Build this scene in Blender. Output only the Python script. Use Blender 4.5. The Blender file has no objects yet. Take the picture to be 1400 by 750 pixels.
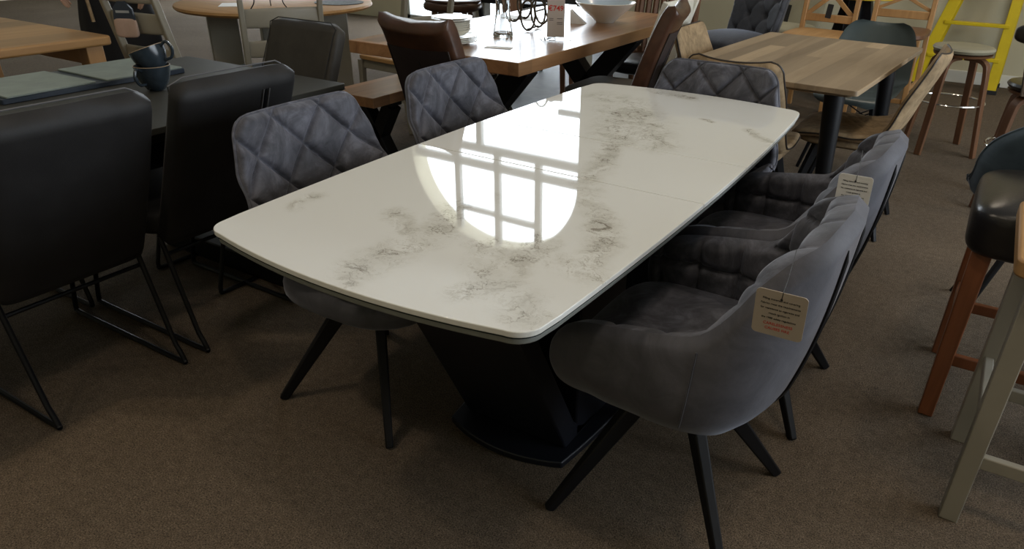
import bpy, bmesh, math, random
from mathutils import Vector, Matrix, noise
random.seed(4)
S = bpy.context.scene
COL = S.collection
PI = math.pi

# ------------------------------------------------------------------ camera, light, exposure
F_PX, PITCH, ROLL, CAM_H, YAW = 983.4, 0.46788, -0.02136, 1.3664, 1.03989
PX = 754.0
def cam_setup():
    cd = bpy.data.cameras.new('camera'); cam = bpy.data.objects.new('camera', cd); COL.objects.link(cam)
    cp, sp, cr, sr = math.cos(PITCH), math.sin(PITCH), math.cos(ROLL), math.sin(ROLL)
    right = Vector((1, 0, 0)); fwd = Vector((0, cp, -sp)); down = Vector((0, -sp, -cp))
    x = cr*right + sr*down; y = -sr*right + cr*down
    a = Vector((math.cos(YAW), math.sin(YAW), 0)); b = Vector((-a.y, a.x, 0))
    def room(v): return Vector((-(b.dot(v)), a.dot(v), v.z))
    X, Yv, Z = room(x), room(-y), room(-fwd)
    m = Matrix(((X.x, Yv.x, Z.x, 0), (X.y, Yv.y, Z.y, 0), (X.z, Yv.z, Z.z, CAM_H), (0, 0, 0, 1)))
    cam.matrix_world = m
    cd.sensor_width = 36; cd.sensor_fit = 'HORIZONTAL'
    cd.lens = F_PX/1400*36; cd.shift_x = -(PX-700)/1400
    cd.clip_start = .02; cd.clip_end = 200
    S.camera = cam
cam_setup()
S.view_settings.view_transform = 'Standard'; S.view_settings.look = 'None'
S.view_settings.gamma = 1; S.view_settings.use_curve_mapping = False
S.view_settings.exposure = -0.2

W = bpy.data.worlds.new('overcast_sky'); S.world = W; W.use_nodes = True
W.node_tree.nodes['Background'].inputs[0].default_value = (.84, .92, 1, 1)
W.node_tree.nodes['Background'].inputs[1].default_value = 9.0

def area(name, loc, rot, sx, sy, power=0, col=(1, 1, 1), portal=False, spread=None):
    d = bpy.data.lights.new(name, 'AREA'); d.shape = 'RECTANGLE'; d.size = sx; d.size_y = sy
    d.energy = power; d.color = col
    if portal: d.cycles.is_portal = True
    if spread: d.spread = spread
    o = bpy.data.objects.new(name, d); COL.objects.link(o); o.location = loc; o.rotation_euler = rot
    return o
FARY, LEFTX, RIGHTX, NEARY, CEIL = 7.86, -13.0, 3.2, -3.4, 5.0
# windows: far wall (arched + plain), right wall, near wall
area('daylight_far_window', (-5.65, FARY+.25, 2.4), (-PI/2, 0, 0), 3.2, 4.8, portal=True)
area('daylight_left_window', (-10.0, FARY+.25, 1.25), (-PI/2, 0, 0), 2.8, 2.4, portal=True)
RW = (1.1, 5.4, .7, 2.7)       # right window y0 y1 z0 z1
area('daylight_right_window', (RIGHTX+.25, (RW[0]+RW[1])/2, (RW[2]+RW[3])/2), (0, PI/2, 0), RW[3]-RW[2], RW[1]-RW[0], portal=True)
for i, (lx, ly, e) in enumerate(((-1.2, 6.6, 30), (1.0, 4.6, 30), (.6, .5, 30), (-2.6, -.4, 36), (-1.0, -1.6, 18))):
    area('warm_ceiling_fill', (lx, ly, CEIL-.08), (0, 0, 0), .3, .3, e, (1, .84, .66))  # unseen ceiling lights without fittings; the near ones are added as warm fill
def spot(loc, aim, e, deg, blend=.8, col=(1, .76, .48)):
    d = bpy.data.lights.new('warm_spotlight', 'SPOT'); d.energy = e; d.color = col; d.spot_size = math.radians(deg); d.spot_blend = blend; d.shadow_soft_size = .04
    o = bpy.data.objects.new('warm_spotlight', d); COL.objects.link(o); o.location = loc
    o.rotation_euler = (Vector(aim)-Vector(loc)).to_track_quat('-Z', 'Y').to_euler()
spot((-2.4, -.9, 4.8), (-1.9, .35, 0), 110, 24)
spot((1.4, .6, 4.8), (.35, 1.2, 0), 95, 24)
spot((1.6, 3.4, 4.8), (.0, 3.0, 0), 45, 24)

# ------------------------------------------------------------------ materials
def nodes(name):
    m = bpy.data.materials.new(name); m.use_nodes = True
    nt = m.node_tree; return m, nt, nt.nodes, nt.links, nt.nodes['Principled BSDF']
def N(nt, t, **k):
    n = nt.nodes.new(t)
    for a, v in k.items():
        if a in n.inputs.keys() if isinstance(a, str) else False: n.inputs[a].default_value = v
        else: setattr(n, a, v)
    return n
def ramp(nt, fac, stops):
    r = nt.nodes.new('ShaderNodeValToRGB'); nt.links.new(fac, r.inputs[0])
    el = r.color_ramp.elements
    while len(el) < len(stops): el.new(.5)
    for e, (p, c) in zip(el, stops): e.position = p; e.color = (*c, 1)
    return r.outputs[0]
def coords(nt, scale=(1, 1, 1), rot=(0, 0, 0), kind='Object'):
    tc = nt.nodes.new('ShaderNodeTexCoord'); mp = nt.nodes.new('ShaderNodeMapping')
    nt.links.new(tc.outputs[kind], mp.inputs[0]); mp.inputs['Scale'].default_value = scale; mp.inputs['Rotation'].default_value = rot
    return mp.outputs[0]
def tex_noise(nt, vec, scale, detail=4, rough=.55, dist=0):
    n = nt.nodes.new('ShaderNodeTexNoise'); nt.links.new(vec, n.inputs['Vector'])
    n.inputs['Scale'].default_value = scale; n.inputs['Detail'].default_value = detail
    n.inputs['Roughness'].default_value = rough; n.inputs['Distortion'].default_value = dist
    return n.outputs['Fac']
def bump(nt, h, strength, dist=.002):
    b = nt.nodes.new('ShaderNodeBump'); nt.links.new(h, b.inputs['Height'])
    b.inputs['Strength'].default_value = strength; b.inputs['Distance'].default_value = dist
    nt.links.new(b.outputs[0], nt.nodes['Principled BSDF'].inputs['Normal'])
def plain(name, col, rough=.5, metal=0, vary=.0, scale=8, bmp=0, bscale=200, spec=.5, sheen=0, coat=0, stint=(1, 1, 1)):
    m, nt, n, l, p = nodes(name)
    p.inputs['Roughness'].default_value = rough; p.inputs['Metallic'].default_value = metal
    p.inputs['Specular IOR Level'].default_value = spec
    if sheen:
        p.inputs['Sheen Weight'].default_value = sheen; p.inputs['Sheen Roughness'].default_value = .35
        p.inputs['Sheen Tint'].default_value = (*stint, 1)
    if coat: p.inputs['Coat Weight'].default_value = coat; p.inputs['Coat Roughness'].default_value = .1
    v = coords(nt)
    lo = tuple(c*(1-vary) for c in col); hi = tuple(min(1, c*(1+vary)) for c in col)
    l.new(ramp(nt, tex_noise(nt, v, scale, 5, .6, .4), [(.32, lo), (.68, hi)]), p.inputs['Base Color'])
    if bmp: bump(nt, tex_noise(nt, v, bscale, 3, .6), bmp)
    return m
def velvet(name, col, dark=.55, light=1.5):
    m, nt, n, l, p = nodes(name)
    v = coords(nt)
    a = tex_noise(nt, v, 7.5, 6, .68, 1.6)
    l.new(ramp(nt, a, [(.3, tuple(c*dark for c in col)), (.5, col), (.72, tuple(c*light for c in col))]), p.inputs['Base Color'])
    p.inputs['Roughness'].default_value = .62; p.inputs['Specular IOR Level'].default_value = .25
    p.inputs['Sheen Weight'].default_value = .33; p.inputs['Sheen Roughness'].default_value = .38
    p.inputs['Sheen Tint'].default_value = (.78, .84, 1, 1)
    bump(nt, tex_noise(nt, v, 45, 6, .7, .6), .25, .002)
    return m
def wood(name, c1, c2, scale=1.0, axis='Y', planks=0, rough=.45, coat=0, pcols=None):
    m, nt, n, l, p = nodes(name)
    sc = {'X': (1.2, 14, 14), 'Y': (14, 1.2, 14), 'Z': (14, 14, 1.2)}[axis]
    v = coords(nt, tuple(s*scale for s in sc))
    f = tex_noise(nt, v, 1.0, 8, .62, 1.2)
    c = ramp(nt, f, [(.25, c1), (.75, c2)])
    if planks:
        tc = nt.nodes.new('ShaderNodeTexCoord'); sp = nt.nodes.new('ShaderNodeSeparateXYZ'); l.new(tc.outputs['Object'], sp.inputs[0])
        mu = nt.nodes.new('ShaderNodeMath'); mu.operation = 'MULTIPLY'; l.new(sp.outputs['X' if axis == 'Y' else 'Y'], mu.inputs[0]); mu.inputs[1].default_value = planks
        fl = nt.nodes.new('ShaderNodeMath'); fl.operation = 'FLOOR'; l.new(mu.outputs[0], fl.inputs[0])
        m2 = nt.nodes.new('ShaderNodeMath'); m2.operation = 'MULTIPLY'; l.new(sp.outputs[axis], m2.inputs[0]); m2.inputs[1].default_value = .55
        ad = nt.nodes.new('ShaderNodeMath'); ad.operation = 'MULTIPLY_ADD'; l.new(fl.outputs[0], ad.inputs[0]); ad.inputs[1].default_value = .37; l.new(m2.outputs[0], ad.inputs[2])
        f2 = nt.nodes.new('ShaderNodeMath'); f2.operation = 'FLOOR'; l.new(ad.outputs[0], f2.inputs[0])
        cb = nt.nodes.new('ShaderNodeCombineXYZ'); l.new(fl.outputs[0], cb.inputs[0]); l.new(f2.outputs[0], cb.inputs[1])
        wn = nt.nodes.new('ShaderNodeTexWhiteNoise'); l.new(cb.outputs[0], wn.inputs['Vector'])
        pc = ramp(nt, wn.outputs['Value'], pcols or [(0, (.62, .62, .62)), (1, (1.15, 1.12, 1.08))])
        mx = nt.nodes.new('ShaderNodeMix'); mx.data_type = 'RGBA'; mx.blend_type = 'MULTIPLY'; mx.inputs['Factor'].default_value = 1
        l.new(c, mx.inputs['A']); l.new(pc, mx.inputs['B']); c = mx.outputs['Result']
    l.new(c, p.inputs['Base Color']); p.inputs['Roughness'].default_value = rough
    if coat: p.inputs['Coat Weight'].default_value = coat; p.inputs['Coat Roughness'].default_value = .2
    bump(nt, f, .15, .001)
    return m
def carpet_mat():
    m, nt, n, l, p = nodes('carpet_brown')
    v = coords(nt)
    big = tex_noise(nt, v, 1.1, 4, .6, .5); fine = tex_noise(nt, v, 250, 2, .75)
    mid = tex_noise(nt, v, 38, 4, .7)
    c1 = ramp(nt, big, [(.3, (.098, .077, .056)), (.7, (.128, .101, .074))])
    c2 = ramp(nt, fine, [(.34, (.40, .40, .40)), (.66, (1.75, 1.72, 1.68))])
    c3 = ramp(nt, mid, [(.3, (.78, .78, .78)), (.7, (1.22, 1.22, 1.22))])
    mx = nt.nodes.new('ShaderNodeMix'); mx.data_type = 'RGBA'; mx.blend_type = 'MULTIPLY'; mx.inputs['Factor'].default_value = 1
    l.new(c1, mx.inputs['A']); l.new(c2, mx.inputs['B'])
    mx2 = nt.nodes.new('ShaderNodeMix'); mx2.data_type = 'RGBA'; mx2.blend_type = 'MULTIPLY'; mx2.inputs['Factor'].default_value = 1
    l.new(mx.outputs['Result'], mx2.inputs['A']); l.new(c3, mx2.inputs['B'])
    l.new(mx2.outputs['Result'], p.inputs['Base Color'])
    p.inputs['Roughness'].default_value = .95; p.inputs['Specular IOR Level'].default_value = .1
    bump(nt, fine, .9, .006)
    return m
def marble_mat():
    m, nt, n, l, p = nodes('gloss_marble_ceramic')
    v = coords(nt, kind='Object')
    wp = nt.nodes.new('ShaderNodeTexNoise'); l.new(v, wp.inputs['Vector']); wp.inputs['Scale'].default_value = 5; wp.inputs['Detail'].default_value = 6; wp.inputs['Roughness'].default_value = .65
    sc = nt.nodes.new('ShaderNodeVectorMath'); sc.operation = 'SCALE'; l.new(wp.outputs['Color'], sc.inputs[0]); sc.inputs['Scale'].default_value = .20
    ad = nt.nodes.new('ShaderNodeVectorMath'); ad.operation = 'ADD'; l.new(v, ad.inputs[0]); l.new(sc.outputs[0], ad.inputs[1])
    mus = None
    base = (.77, .775, .745)
    # vein cells: thin dark lines where the noise crosses its middle
    def vein(scale, w, dist):
        f = tex_noise(nt, ad.outputs[0], scale, 5, .6, dist)
        s = nt.nodes.new('ShaderNodeMath'); s.operation = 'SUBTRACT'; l.new(f, s.inputs[0]); s.inputs[1].default_value = .5
        a = nt.nodes.new('ShaderNodeMath'); a.operation = 'ABSOLUTE'; l.new(s.outputs[0], a.inputs[0])
        r = nt.nodes.new('ShaderNodeMapRange'); l.new(a.outputs[0], r.inputs[0]); r.inputs[1].default_value = 0; r.inputs[2].default_value = w; r.inputs[3].default_value = 1; r.inputs[4].default_value = 0
        return r.outputs[0]
    # bands of veining: capsules in table coordinates (x across, y along)
    lines = [([(.012, -.90), (.009, -.81), (.004, -.73), (.017, -.68), (-.007, -.55), (-.03, -.42)], .060), ([(-.123, -.60), (-.02, -.68), (.01, -.728)], .045),
             ([(-.348, -.70), (-.36, -.62)], .035), ([(.159, -.63), (.20, -.72), (.252, -.763), (.326, -.80), (.375, -.84)], .060), ([(.232, -.81), (.232, -.675), (.225, -.556)], .05),
             ([(.105, -.643), (.175, -.64)], .03), ([(.155, -.244), (.254, -.375), (.34, -.489), (.36, -.60)], .055), ([(.30, -.62), (.39, -.65)], .05),
             ([(-.28, .675), (-.154, .657), (.034, .426), (.141, .232)], .10), ([(-.135, .528), (.033, .213)], .11), ([(.034, .158), (.104, -.085), (.129, -.192)], .05),
             ([(.148, .573), (.185, .554)], .02), ([(.328, .526), (.412, .447), (.43, .403)], .03), ([(-.158, .872), (.031, .832)], .045)]
    caps = [(p, q, r) for pl, r in lines for p, q in zip(pl, pl[1:])]
    sp = nt.nodes.new('ShaderNodeSeparateXYZ')
    w2 = nt.nodes.new('ShaderNodeVectorMath'); w2.operation = 'SCALE'; l.new(wp.outputs['Color'], w2.inputs[0]); w2.inputs['Scale'].default_value = .12
    a2 = nt.nodes.new('ShaderNodeVectorMath'); a2.operation = 'ADD'; l.new(v, a2.inputs[0]); l.new(w2.outputs[0], a2.inputs[1])
    a3 = nt.nodes.new('ShaderNodeVectorMath'); a3.operation = 'SUBTRACT'; l.new(a2.outputs[0], a3.inputs[0]); a3.inputs[1].default_value = (.06, .06, .06)
    def M(op, a, b=None, c=None):
        k = nt.nodes.new('ShaderNodeMath'); k.operation = op
        for i, q in enumerate((a, b, c)):
            if q is None: continue
            if isinstance(q, (int, float)): k.inputs[i].default_value = q
            else: l.new(q, k.inputs[i])
        return k.outputs[0]
    l.new(a3.outputs[0], sp.inputs[0])
    tot = None
    for (ax, ay), (bx, by), r in caps:
        dx, dy = bx-ax, by-ay; L2 = dx*dx+dy*dy
        px = M('SUBTRACT', sp.outputs[0], ax); py = M('SUBTRACT', sp.outputs[1], ay)
        t = M('MULTIPLY_ADD', px, dx/L2, M('MULTIPLY', py, dy/L2))
        cl = nt.nodes.new('ShaderNodeClamp'); l.new(t, cl.inputs[0])
        ex = M('MULTIPLY_ADD', cl.outputs[0], -dx, px); ey = M('MULTIPLY_ADD', cl.outputs[0], -dy, py)
        d = M('SQRT', M('MULTIPLY_ADD', ex, ex, M('MULTIPLY', ey, ey)))
        mr = nt.nodes.new('ShaderNodeMapRange'); mr.interpolation_type = 'SMOOTHSTEP'; l.new(d, mr.inputs[0]); mr.inputs[1].default_value = 0; mr.inputs[2].default_value = r*1.15; mr.inputs[3].default_value = 1; mr.inputs[4].default_value = 0
        tot = mr.outputs[0] if tot is None else M('MAXIMUM', tot, mr.outputs[0])
    v1 = vein(9, .020, 1.0); v2 = vein(20, .03, .8)
    cloud = tex_noise(nt, ad.outputs[0], 8, 5, .62, 1.0)
    cl2 = nt.nodes.new('ShaderNodeMapRange'); l.new(cloud, cl2.inputs[0]); cl2.inputs[1].default_value = .38; cl2.inputs[2].default_value = .62
    s1 = M('MULTIPLY_ADD', v1, .55, M('MULTIPLY_ADD', v2, .28, M('MULTIPLY', cl2.outputs[0], .50)))
    s2 = M('MULTIPLY', s1, tot)
    s3 = M('MINIMUM', s2, 1.0)
    c = ramp(nt, s3, [(0, base), (.30, (.66, .655, .61)), (.62, (.47, .455, .41)), (.95, (.27, .25, .21))])
    l.new(c, p.inputs['Base Color'])
    p.inputs['Roughness'].default_value = .028; p.inputs['IOR'].default_value = 1.55
    return m

M_carpet = carpet_mat()
M_marble = marble_mat()
M_grey = velvet('grey_velvet', (.082, .083, .100), .40, 2.1)
M_greyB = velvet('grey_velvet_outer', (.075, .075, .088), .75, 1.3)
M_tuft = velvet('charcoal_velvet', (.052, .054, .064), .7, 1.3)
M_blue = velvet('blue_grey_velvet', (.07, .10, .13), .8, 1.2)
M_black = plain('black_powder_coat', (.004, .0045, .006), .45, 0, .1, spec=.3)
M_blackwood = plain('black_stained_wood', (.005, .005, .006), .55, 0, .2, spec=.25)
M_satin = plain('black_satin_pedestal', (.006, .007, .011), .42, 0, .1, spec=.35)
M_under = plain('table_underframe_grey', (.20, .21, .195), .4, 0, .1)
M_faux = plain('charcoal_faux_leather', (.019, .0185, .019), .6, 0, .18, 12, .2, 260, .3)
M_faux2 = plain('olive_grey_faux_leather', (.036, .032, .027), .55, 0, .2, 12, .2, 260, .35)
M_piping = plain('pale_grey_piping', (.10, .10, .105), .5)
M_darkpipe = plain('dark_brown_piping', (.025, .018, .014), .5)
M_brown = plain('brown_leather', (.060, .026, .014), .34, 0, .3, 14, .18, 120, .5)
M_brownD = plain('brown_leather_back_panel', (.022, .014, .015), .6, 0, .2)
M_tan = plain('tan_suede', (.30, .215, .125), .75, 0, .3, 22, .25, 160, .2)
M_slate = plain('dark_ceramic_tabletop', (.040, .040, .034), .5, 0, .12, 6, .05, 60, .3)
M_cream = plain('taupe_painted_wood', (.26, .24, .19), .5, 0, .05, 6, .05)
M_greige = plain('grey_painted_wood', (.27, .255, .21), .5, 0, .05, 6, .05)
M_whitep = plain('ivory_painted_wood', (.62, .60, .52), .45, 0, .04)
M_oak = wood('honey_oak', (.36, .19, .065), (.54, .31, .12), 1, 'Y', 5, .45, .1)
M_oakX = wood('honey_oak_x', (.34, .18, .062), (.50, .29, .115), 1, 'X', 0, .55, 0)
M_oakZ = wood('honey_oak_legs', (.34, .17, .06), (.50, .28, .11), 1, 'Z', 0, .45)
M_rustic = wood('rustic_oak_top', (.22, .10, .042), (.44, .25, .12), .8, 'Y', 9, .30, .45, [(0, (.6, .58, .55)), (1, (1.25, 1.2, 1.15))])
M_washed = wood('washed_oak_planks', (.215, .150, .088), (.36, .27, .172), .8, 'Y', 12.2, .5, 0, [(0, (.68, .67, .66)), (.5, (1, 1, .99)), (1, (1.4, 1.4, 1.38))])
M_walnut = wood('walnut_brown', (.085, .036, .016), (.17, .08, .038), 1, 'Z', 0, .42)
M_redwood = wood('reddish_oak_leg', (.15, .048, .016), (.26, .09, .035), 1, 'Z', 0, .4)
M_wall = plain('cream_wall_paint', (.50, .46, .325), .85, 0, .03, 2)
M_ceil = plain('ceiling_paint', (.50, .51, .50), .9)
M_trim = plain('white_gloss_trim', (.70, .68, .60), .4)
M_yellow = plain('yellow_fibreglass', (.62, .46, .008), .42, 0, .06)
M_chrome = plain('chrome', (.75, .75, .75), .15, 1)
M_bronze = plain('aged_bronze_wire', (.12, .105, .085), .38, .8)
M_china = plain('cream_glazed_china', (.72, .70, .62), .22, 0, .03)
M_chinaD = plain('beige_china_band', (.42, .35, .24), .3)
M_white = plain('white_glazed_ceramic', (.80, .78, .72), .18)
M_bowlin = plain('pale_blue_glaze', (.42, .50, .56), .2)
M_cup = plain('dark_teal_glaze', (.022, .032, .042), .22, 0, .3, 20, 0)
M_card = plain('white_card', (.80, .79, .76), .6)
M_signcard = plain('price_sign_card', (.50, .44, .40), .5)
M_ink = plain('black_ink', (.02, .02, .02), .6)
M_red = plain('red_ink', (.55, .03, .02), .6)
M_shell = plain('grey_green_plastic', (.075, .095, .095), .35, 0, .05)
M_blackleather = plain('black_leather', (.014, .012, .011), .28, 0, .2, 20, .2, 120)
M_cloth = plain('black_clothing', (.006, .006, .008), .9)
M_skin = plain('skin', (.45, .27, .18), .55)
M_hair = plain('dark_hair', (.02, .013, .01), .6)
M_matgreen = plain('pale_slate_placemat', (.20, .24, .22), .45, 0, .15, 10)
M_matgrey = plain('woven_grey_placemat', (.09, .10, .10), .6, 0, .5, 60)
M_vinyl = plain('pale_walkway_vinyl', (.17, .185, .20), .55, 0, .25, 5)
M_kraft = plain('blush_fabric_sample', (.38, .26, .20), .7, 0, .15)
M_navy = plain('navy_header_card', (.018, .028, .045), .4)
M_frame = plain('grey_window_frame', (.30, .31, .31), .5)
M_greyfoot = plain('rubber_black', (.01, .01, .01), .7)
M_cushion = plain('slate_blue_seat_pad', (.04, .05, .065), .8)
M_seatgrey = plain('grey_seat_fabric', (.20, .19, .17), .8)
def glass_mat():
    m, nt, n, l, p = nodes('clear_glass')
    p.inputs['Base Color'].default_value = (.93, .96, .97, 1); p.inputs['Transmission Weight'].default_value = 1; p.inputs['Roughness'].default_value = .02; p.inputs['IOR'].default_value = 1.45
    return m
M_glass = glass_mat()

# ------------------------------------------------------------------ mesh helpers
def catmull(pts, n=8):
    P = [Vector(p) for p in pts]; P = [P[0]*2-P[1]] + P + [P[-1]*2-P[-2]]
    out = []
    for i in range(1, len(P)-2):
        a, b, c, d = P[i-1], P[i], P[i+1], P[i+2]
        for k in range(n):
            t = k/n
            out.append(.5*((2*b)+(-a+c)*t+(2*a-5*b+4*c-d)*t*t+(-a+3*b-3*c+d)*t**3))
    out.append(P[-2]); return out
class MB:
    def __init__(s): s.v = []; s.f = []
    def add(s, vs, fs):
        o = len(s.v); s.v += [tuple(v) for v in vs]; s.f += [tuple(i+o for i in f) for f in fs]; return s
    def box(s, c, d, rz=0, mat=None):
        x, y, z = d[0]/2, d[1]/2, d[2]/2
        vs = [Vector((i*x, j*y, k*z)) for i in (-1, 1) for j in (-1, 1) for k in (-1, 1)]
        if mat is None: mat = Matrix.Rotation(rz, 3, 'Z')
        vs = [mat @ v + Vector(c) for v in vs]
        return s.add(vs, [(0, 1, 3, 2), (4, 6, 7, 5), (0, 4, 5, 1), (2, 3, 7, 6), (0, 2, 6, 4), (1, 5, 7, 3)])
    def beam(s, p0, p1, w0, d0, w1=None, d1=None, side=None):
        p0, p1 = Vector(p0), Vector(p1); w1 = w0 if w1 is None else w1; d1 = d0 if d1 is None else d1
        t = (p1-p0).normalized()
        a = Vector(side) if side is not None else (Vector((1, 0, 0)) if abs(t.x) < .8 else Vector((0, 1, 0)))
        a = (a - t*a.dot(t)).normalized(); b = t.cross(a)
        vs = []
        for p, w, d in ((p0, w0, d0), (p1, w1, d1)):
            for i, j in ((-1, -1), (1, -1), (1, 1), (-1, 1)): vs.append(p+a*i*w/2+b*j*d/2)
        return s.add(vs, [(0, 3, 2, 1), (4, 5, 6, 7), (0, 1, 5, 4), (1, 2, 6, 5), (2, 3, 7, 6), (3, 0, 4, 7)])
    def tube(s, pts, r, n=8, closed=False, caps=True):
        P = [Vector(p) for p in pts]; m = len(P); R = list(r) if isinstance(r, (list, tuple)) else [r]*m
        while len(R) < m: R.insert(len(R)//2, R[len(R)//2])
        R = R[:m-1]+[R[-1]]
        up = None; rings = []
        for i in range(m):
            a = P[(i-1) % m] if (closed or i > 0) else P[i]; b = P[(i+1) % m] if (closed or i < m-1) else P[i]
            t = (b-a).normalized()
            if up is None: up = Vector((0, 0, 1)) if abs(t.z) < .9 else Vector((1, 0, 0))
            up = (up - t*up.dot(t)).normalized(); c = t.cross(up)
            rings.append([P[i]+(up*math.cos(2*PI*k/n)+c*math.sin(2*PI*k/n))*R[i] for k in range(n)])
        vs = [v for q in rings for v in q]; fs = []
        for i in range(m if closed else m-1):
            j = (i+1) % m
            for k in range(n): fs.append((i*n+k, i*n+(k+1) % n, j*n+(k+1) % n, j*n+k))
        if not closed and caps: fs.append(tuple(range(n))[::-1]); fs.append(tuple((m-1)*n+k for k in range(n)))
        return s.add(vs, fs)
    def lathe(s, prof, c=(0, 0, 0), n=32, mat=None):
        vs = []; fs = []; m = len(prof)
        for r, z in prof:
            for k in range(n):
                v = Vector((r*math.cos(2*PI*k/n), r*math.sin(2*PI*k/n), z))
                if mat: v = mat @ v
                vs.append(v+Vector(c))
        for i in range(m-1):
            for k in range(n): fs.append((i*n+k, i*n+(k+1) % n, (i+1)*n+(k+1) % n, (i+1)*n+k))
        fs.append(tuple(range(n))[::-1]); fs.append(tuple((m-1)*n+k for k in range(n)))
        return s.add(vs, fs)
    def prism(s, poly, z0, z1, mat=None, c=(0, 0, 0)):
        n = len(poly); vs = [Vector((x, y, z)) for z in (z0, z1) for x, y in poly]
        if mat: vs = [mat @ v for v in vs]
        vs = [v+Vector(c) for v in vs]
        return s.add(vs, [tuple(range(n))[::-1], tuple(range(n, 2*n))]+[(i, (i+1) % n, n+(i+1) % n, n+i) for i in range(n)])
    def grid(s, fn, nu, nv, cu=False, cv=False):
        vs = [fn(i/(nu if cu else nu-1), j/(nv if cv else nv-1)) for j in range(nv) for i in range(nu)]; fs = []
        for j in range(nv if cv else nv-1):
            for i in range(nu if cu else nu-1):
                i2, j2 = (i+1) % nu, (j+1) % nv
                fs.append((j*nu+i, j*nu+i2, j2*nu+i2, j2*nu+i))
        return s.add(vs, fs)
    def pad(s, c, d, e=4.0, nu=28, nv=16, rz=0, dome=0, rot=None):
        # superellipsoid cushion
        def sg(x, p): return math.copysign(abs(x)**p, x)
        R = rot or Matrix.Rotation(rz, 3, 'Z')
        def f(u, v):
            a = u*2*PI; b = -PI/2+v*PI
            x = sg(math.cos(b), 2/e)*sg(math.cos(a), 2/e); y = sg(math.cos(b), 2/e)*sg(math.sin(a), 2/e); z = sg(math.sin(b), 2/e)
            zz = z*d[2]/2+dome*(1-x*x)*(1-y*y)*(z > 0)
            return R @ Vector((x*d[0]/2, y*d[1]/2, zz))+Vector(c)
        return s.grid(f, nu, nv, cu=True)
    def ob(s, name, mat, parent=None, bevel=0, smooth=True, seg=2, sub=0, loc=None, angle=35):
        me = bpy.data.meshes.new(name); me.from_pydata(s.v, [], s.f); me.update()
        bm = bmesh.new(); bm.from_mesh(me)
        bmesh.ops.remove_doubles(bm, verts=bm.verts, dist=1e-5)
        bmesh.ops.recalc_face_normals(bm, faces=bm.faces); bm.to_mesh(me); bm.free()
        me.materials.append(mat)
        if smooth:
            me.polygons.foreach_set('use_smooth', [True]*len(me.polygons))
            me.set_sharp_from_angle(angle=math.radians(angle))
        o = bpy.data.objects.new(name, me); COL.objects.link(o)
        if parent: o.parent = parent
        if loc: o.location = loc
        if bevel:
            b = o.modifiers.new('bevel', 'BEVEL'); b.width = bevel; b.segments = seg; b.limit_method = 'ANGLE'; b.harden_normals = False
        if sub:
            q = o.modifiers.new('sub', 'SUBSURF'); q.levels = sub; q.render_levels = sub
        return o
def tag(o, label=None, cat=None, group=None, kind=None):
    if label: o['label'] = label
    if cat: o['category'] = cat
    if group: o['group'] = group
    if kind: o['kind'] = kind
    return o
def thing(name, label, cat, loc=(0, 0, 0), rz=0, group=None):
    o = bpy.data.objects.new(name, None); COL.objects.link(o); o.location = loc; o.rotation_euler = (0, 0, rz)
    o.empty_display_size = .1
    return tag(o, label, cat, group)
def dup(o, parent=None, loc=None, rz=None, label=None):
    c = o.copy(); COL.objects.link(c)
    if parent: c.parent = parent
    if loc: c.location = loc
    if rz is not None: c.rotation_euler = (0, 0, rz)
    if label: c['label'] = label
    for ch in list(o.children): dup(ch, c)
    return c
def struct(name, mb, mat, **k): return tag(mb.ob(name, mat, **k), kind='structure')
def text_ob(name, body, size, mat, parent, mtx, align='CENTER', ext=.0002, bold=0):
    cu = bpy.data.curves.new(name, 'FONT'); cu.body = body; cu.size = size; cu.align_x = align; cu.align_y = 'CENTER'
    cu.extrude = ext; cu.resolution_u = 2; cu.offset = bold
    t = bpy.data.objects.new('tmp', cu); COL.objects.link(t)
    bpy.context.view_layer.update()
    me = bpy.data.meshes.new_from_object(t.evaluated_get(bpy.context.evaluated_depsgraph_get()))
    bpy.data.objects.remove(t); me.materials.clear(); me.materials.append(mat)
    o = bpy.data.objects.new(name, me); COL.objects.link(o); o.parent = parent; o.matrix_local = mtx
    return o

# ------------------------------------------------------------------ room shell
struct('floor', MB().box(((LEFTX+RIGHTX)/2, (NEARY+FARY)/2, -.1), (RIGHTX-LEFTX+.4, FARY-NEARY+.4, .2)), M_carpet, smooth=False)
struct('trim_1', MB().prism([(-3.75, 4.45), (-1.95, 4.45), (-1.95, FARY-.02), (-3.9, FARY-.02)], .0, .004), M_vinyl, smooth=False)
struct('ceiling', MB().box(((LEFTX+RIGHTX)/2, (NEARY+FARY)/2, CEIL+.1), (RIGHTX-LEFTX+.4, FARY-NEARY+.4, .2)), M_ceil, smooth=False)
def arch_outline(x0, x1, z0, zs, rise, n=28):
    c = (x0+x1)/2; a = (x1-x0)/2
    return [(x1, z0)]+[(c+a*math.cos(PI*k/n), zs+rise*math.sin(PI*k/n)) for k in range(n+1)]+[(x0, z0)]
AX0, AX1 = -7.05, -4.25
wb = MB()
T = .3; yc = FARY+T/2
def wbox(x0, x1, z0, z1): wb.box(((x0+x1)/2, yc, (z0+z1)/2), (x1-x0, T, z1-z0))
wbox(AX1, RIGHTX+.2, 0, CEIL)                     # right of the arch
wbox(-8.7, AX0, 0, CEIL); wbox(-11.4, -8.7, 2.4, CEIL); wbox(LEFTX-.2, -11.4, 0, CEIL)
n = 28; c = (AX0+AX1)/2; a = (AX1-AX0)/2; zs, rise = 3.38, 1.2
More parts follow.
